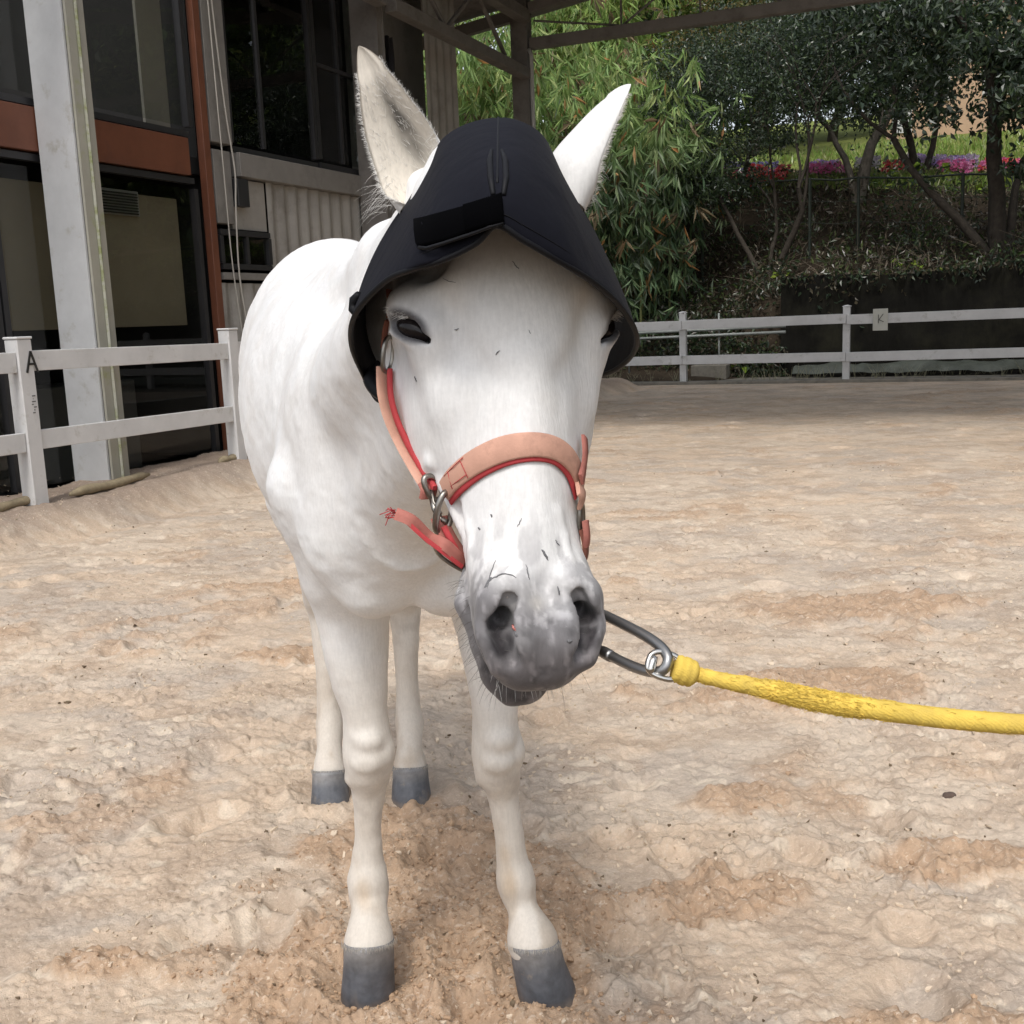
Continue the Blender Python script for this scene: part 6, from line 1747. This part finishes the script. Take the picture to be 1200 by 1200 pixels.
# trees off to the right of the arena, mirrored in the glass front
for i, (u, v, lab) in enumerate(((3, 17, 'big tree beyond the open right side of the arena, nearest the camera'), (10, 19, 'big tree beyond the open right side of the arena, middle one'), (17.5, 17, 'big tree beyond the open right side of the arena, by the far fence end'), (24, 12.5, 'big tree at the far right corner past the black netting'), (-5, 19, 'big tree beyond the open right side of the arena, behind the camera'), (29, 14.5, 'big tree up the slope beyond the right-hand end of the netting'), (35, 20, 'big tree farthest up the hill beyond the right-hand fence corner'), (27, 19, 'big tree right of the far fence corner, lower on the slope'))):
    src = protos['AB'[i % 2]]; e = src.copy(); COL.objects.link(e)
    for ch in src.children: c = ch.copy(); COL.objects.link(c); c.parent = e
    e.location = tuple(A(u, v, -.1)); e.rotation_euler = (0, 0, i*2.3+1); e.scale = ((.95,)*3 if i < 5 else (1.35,)*3); e['label'] = lab; e['group'] = 'big trees beyond the open side of the arena'
# ---- undergrowth on the slope: leaves, dry stems, lime weeds
def undergrowth():
    r = np.random.default_rng(61); n = 24000
    u = r.uniform(22.9, 27.9, n); v = r.uniform(-9.5, 8, n); u[:4500] = r.uniform(22.0, 24.5, 4500); v[:4500] = r.uniform(-9, -3.7, 4500); k = fbm(np.stack([u*1.2, v*1.2], 1), 3, 88)
    ok = (k > .40); u, v = u[ok], v[ok]; n = len(u); z = terr(u, v)
    hgt = r.random(n)**1.6*.75*(.4+fbm(np.stack([u*.8, v*.8], 1), 2, 89)); C = np.stack([u*UA[0]+v*VA[0], u*UA[1]+v*VA[1], z+hgt], 1)
    D = r.normal(size=(n, 3)); D[:, 2] += .15
    t = fbm(C*.9, 3, 90)
    cl = np.where((t > .5)[:, None], palette(n, r, DARKG+MIDG[:2]), palette(n, r, [(.08, .065, .04), (.05, .045, .03), (.14, .11, .08), (.05, .07, .03), (.09, .12, .04)]))
    cl = np.where((r.random(n) < .05)[:, None], palette(n, r, [(.45, .42, .36), (.30, .27, .2)]), cl)
    o = leafobj('undergrowth', [leaves(C, D, r.uniform(.06, .19, n), r.uniform(.025, .07, n), cl, r)], M_LEAF, None, A(25, 0, 2)); tag(o, 'low leafy undergrowth and dead leaves covering the slope', 'undergrowth', kind='stuff')
    mb = MB(A(25, 0, 2))
    for i in range(900):
        uu0, vv0 = r.uniform(22.9, 27.6), r.uniform(-9, 8)
        p = TP(uu0, vv0); d = r.normal(0, .4, 3); d[2] = abs(d[2])+.5; ln = r.uniform(.3, 1.1)
        mb.tube([p, p+d*ln*.5, p+d*ln*.9+np.array([d[0]*.4, d[1]*.4, -.18*ln])*ln], [.008, .006, .002], 3, caps=False)
    o = mb.build('dry_stems', mat('dry_stem', (.20, .165, .12), rough=.9), None, True); tag(o, 'tangle of dry grey-brown stems on the slope', 'dry stems', kind='stuff')
undergrowth()
def drapes():
    r = np.random.default_rng(64); n = 5200
    u = np.full(n, 22.33)+r.normal(0, .10, n); v = r.uniform(-3.7, 8, n); z = 1.98+.02*(v+3.6)-np.abs(r.normal(0, .16, n))*(fbm(np.stack([v*1.4, v*0], 1), 3, 47)*2.2)
    m_ = 3600; u[:m_] = r.uniform(22.05, 23.2, m_); v[:m_] = r.uniform(-6.5, -3.45, m_); z[:m_] = terr(u[:m_], v[:m_])+r.random(m_)**1.5*.7
    C = np.stack([u*UA[0]+v*VA[0], u*UA[1]+v*VA[1], z], 1); D = r.normal(size=(n, 3)); D[:, 2] -= .8
    o = leafobj('hanging_weeds', [leaves(C, D, r.uniform(.06, .16, n), r.uniform(.03, .07, n), palette(n, r, DARKG[:3]+[(.06, .05, .03), (.10, .085, .055)]), r)], M_LEAF, None, A(22.4, 0, 1)); tag(o, 'dark weeds hanging over the top edge of the black netting and the bank beside it', 'weeds', kind='stuff')
drapes()
# grass and weeds along the terrace edge
def verge():
    r = np.random.default_rng(62); n = 14000
    u = np.concatenate([r.uniform(27.7, 29.8, n//2), r.uniform(31.6, 43, n//2)]); v = r.uniform(-12, 10, n); z = terr(u, v)
    C = np.stack([u*UA[0]+v*VA[0], u*UA[1]+v*VA[1], z], 1); D = r.normal(0, .35, size=(n, 3)); D[:, 2] = 1
    cl = palette(n, r, [(.22, .33, .07), (.18, .28, .06), (.27, .35, .10), (.32, .33, .13)]); L_ = r.uniform(.12, .32, n)
    o = leafobj('terrace_grass', [leaves(C, D, L_, L_*.22, cl, r)], M_LEAF, None, A(29, 0, 5)); tag(o, 'bright green grass and weeds on the terrace between the flower beds', 'grass', kind='stuff')
verge()
# flower beds
def bed(label, x0, x1, y, u, colors, n, seed, name='flower_bed', hgt=.36, dv=.5):
    r = np.random.default_rng(seed); v0, z_ = UV(x0, y, u); v1, _ = UV(x1, y, u)
    uu0 = u+r.uniform(-dv, dv, n); v = r.uniform(v0, v1, n); z = terr(uu0, v)+hgt*r.uniform(.6, 1.15, n)
    C = np.stack([uu0*UA[0]+v*VA[0], uu0*UA[1]+v*VA[1], z], 1); O = C.mean(0)*[1, 1, 0]+[0, 0, float(terr(np.array([u]), np.array([(v0+v1)/2]))[0])]
    e = empty(name, O); tag(e, label, 'flowers', 'flower beds on the terrace')
    P_ = np.repeat(C, 5, 0); D = r.normal(size=(n*5, 3)); D[:, 2] = np.abs(D[:, 2])*.5+.2
    cl = np.repeat(palette(n, r, colors, .15), 5, 0)
    o = leafobj('blossoms', [leaves(P_, D, np.full(n*5, .075), np.full(n*5, .068), cl, r, .1)], M_PETAL, e, O); o['kind'] = 'stuff'
    m_ = n*3; C2 = C[r.integers(0, n, m_)]+r.normal(0, .06, (m_, 3)); C2[:, 2] -= r.uniform(.05, hgt, m_)
    o = leafobj('foliage', [leaves(C2, r.normal(size=(m_, 3)), r.uniform(.05, .1, m_), r.uniform(.03, .05, m_), palette(m_, r, MIDG+LIMEG), r)], M_LEAF, e, O); o['kind'] = 'stuff'
LIL = [(.68, .50, .80), (.76, .60, .80), (.62, .48, .80)]; PNK = [(.78, .26, .50), (.80, .42, .62), (.74, .20, .42)]; REDC = [(.72, .10, .12), (.78, .24, .24)]; WHT = [(.75, .72, .74), (.70, .62, .74)]
bed('long bed of pale lilac flowers in front of the peach house', 1055, 1145, 190, 30.2, LIL+WHT[1:], 330, 1)
bed('bed of deep pink flowers right below the pale lilac ones', 1100, 1140, 200, 29.3, PNK, 170, 2)
bed('red and pink flowers by the large black trunk at the right edge', 1148, 1205, 190, 29.4, REDC+PNK[:1], 200, 3)
bed('small cluster of lilac flowers left of the grey forked trunk', 948, 980, 198, 29.5, LIL, 130, 4)
bed('magenta flowers below the small lilac cluster', 945, 995, 212, 28.8, PNK, 170, 5)
bed('white flowers just right of the grey forked trunk', 1003, 1030, 192, 30.1, WHT, 80, 6)
bed('row of scattered violet flowers behind the forked trunk', 838, 915, 208, 29.2, [(.38, .32, .70), (.50, .45, .75)], 90, 7)
bed('red flowers low behind the forked trunk', 875, 925, 228, 28.2, REDC, 130, 8)
bed('small red patch right of the white flowers', 1035, 1062, 200, 29.0, REDC, 70, 9)
bed('pink patch at the left end of the beds', 838, 868, 240, 27.6, PNK[:1]+REDC[1:], 70, 10)
# lime weeds with broad leaves
def weed(label, x, y, u, s, n, seed):
    r = np.random.default_rng(seed); v, z = UV(x, y, u); b_ = TP(u, v); e = empty('weed', b_); tag(e, label, 'plant', 'lime green weeds on the slope')
    mb = MB(b_)
    for i in range(n):
        a = r.uniform(0, 6.28); d = np.array([math.cos(a)*.6, math.sin(a)*.6, r.uniform(.5, 1.2)]); q = b_+d*s
        mb.tube([b_, b_+d*s*.5+[0, 0, .05*s], q], [.008, .006, .004], 4, caps=False)
        v_, f_, c_ = leaves(q[None], (d*[1, 1, -.2])[None]+r.normal(0, .2, (1, 3)), [s*r.uniform(.6, .9)], [s*r.uniform(.4, .6)], palette(1, r, [(.22, .33, .04), (.28, .36, .06)]), r)
        me = mesh_np('leaf', v_-b_, f_, M_PETAL, False); set_color(me, c_); link('leaf', me, e)
    mb.build('stem', M_CULM, e, True)
for a in (('broad bright lime leaf plant in the middle of the lilac bed', 1092, 205, 28.6, .38, 5, 1), ('broad lime weed at the foot of the red flowers by the black trunk', 1165, 208, 27.6, .36, 7, 11), ('lime weed half-way along the terrace edge below the red patch', 1025, 214, 27.6, .28, 6, 12),
          ('lime weed just right of the white flowers on the terrace', 1060, 212, 28.3, .30, 5, 2), ('lime weed in the middle of the dark slope above the netting', 1062, 292, 24.4, .22, 6, 3),
          ('lime weed low on the slope above the letter K board', 1090, 305, 23.7, .2, 6, 4), ('lime weed at the foot of the forked trunk', 918, 325, 23.8, .2, 6, 5), ('lime weed below the second slope fence post from the right', 1045, 318, 23.3, .16, 5, 6),
          ('lime weed high on the slope at the far right', 1175, 258, 25.8, .25, 6, 7), ('lime weed beside the pipes behind the far fence', 872, 385, 22.3, .28, 6, 8)): weed(*a)
# grass tufts before the netting
def tufts():
    r = np.random.default_rng(63); mb = MB(A(22, 0, 0))
    for i in range(260):
        p = A(r.uniform(20.97, 22.3), r.uniform(-7, 8), .0); h_ = r.uniform(.08, .30)
        for k in range(3): d = r.normal(0, .3, 3); d[2] = 1; mb.tube([p, p+d*h_*.5, p+d*h_+[d[0]*.05, d[1]*.05, 0]], [.004, .003, .001], 3, caps=False)
    o = mb.build('dry_grass', mat('pale_grass', (.28, .27, .18), rough=.9), None, True); tag(o, 'thin dry grass blades on the strip behind the far fence', 'grass', kind='stuff')
tufts()
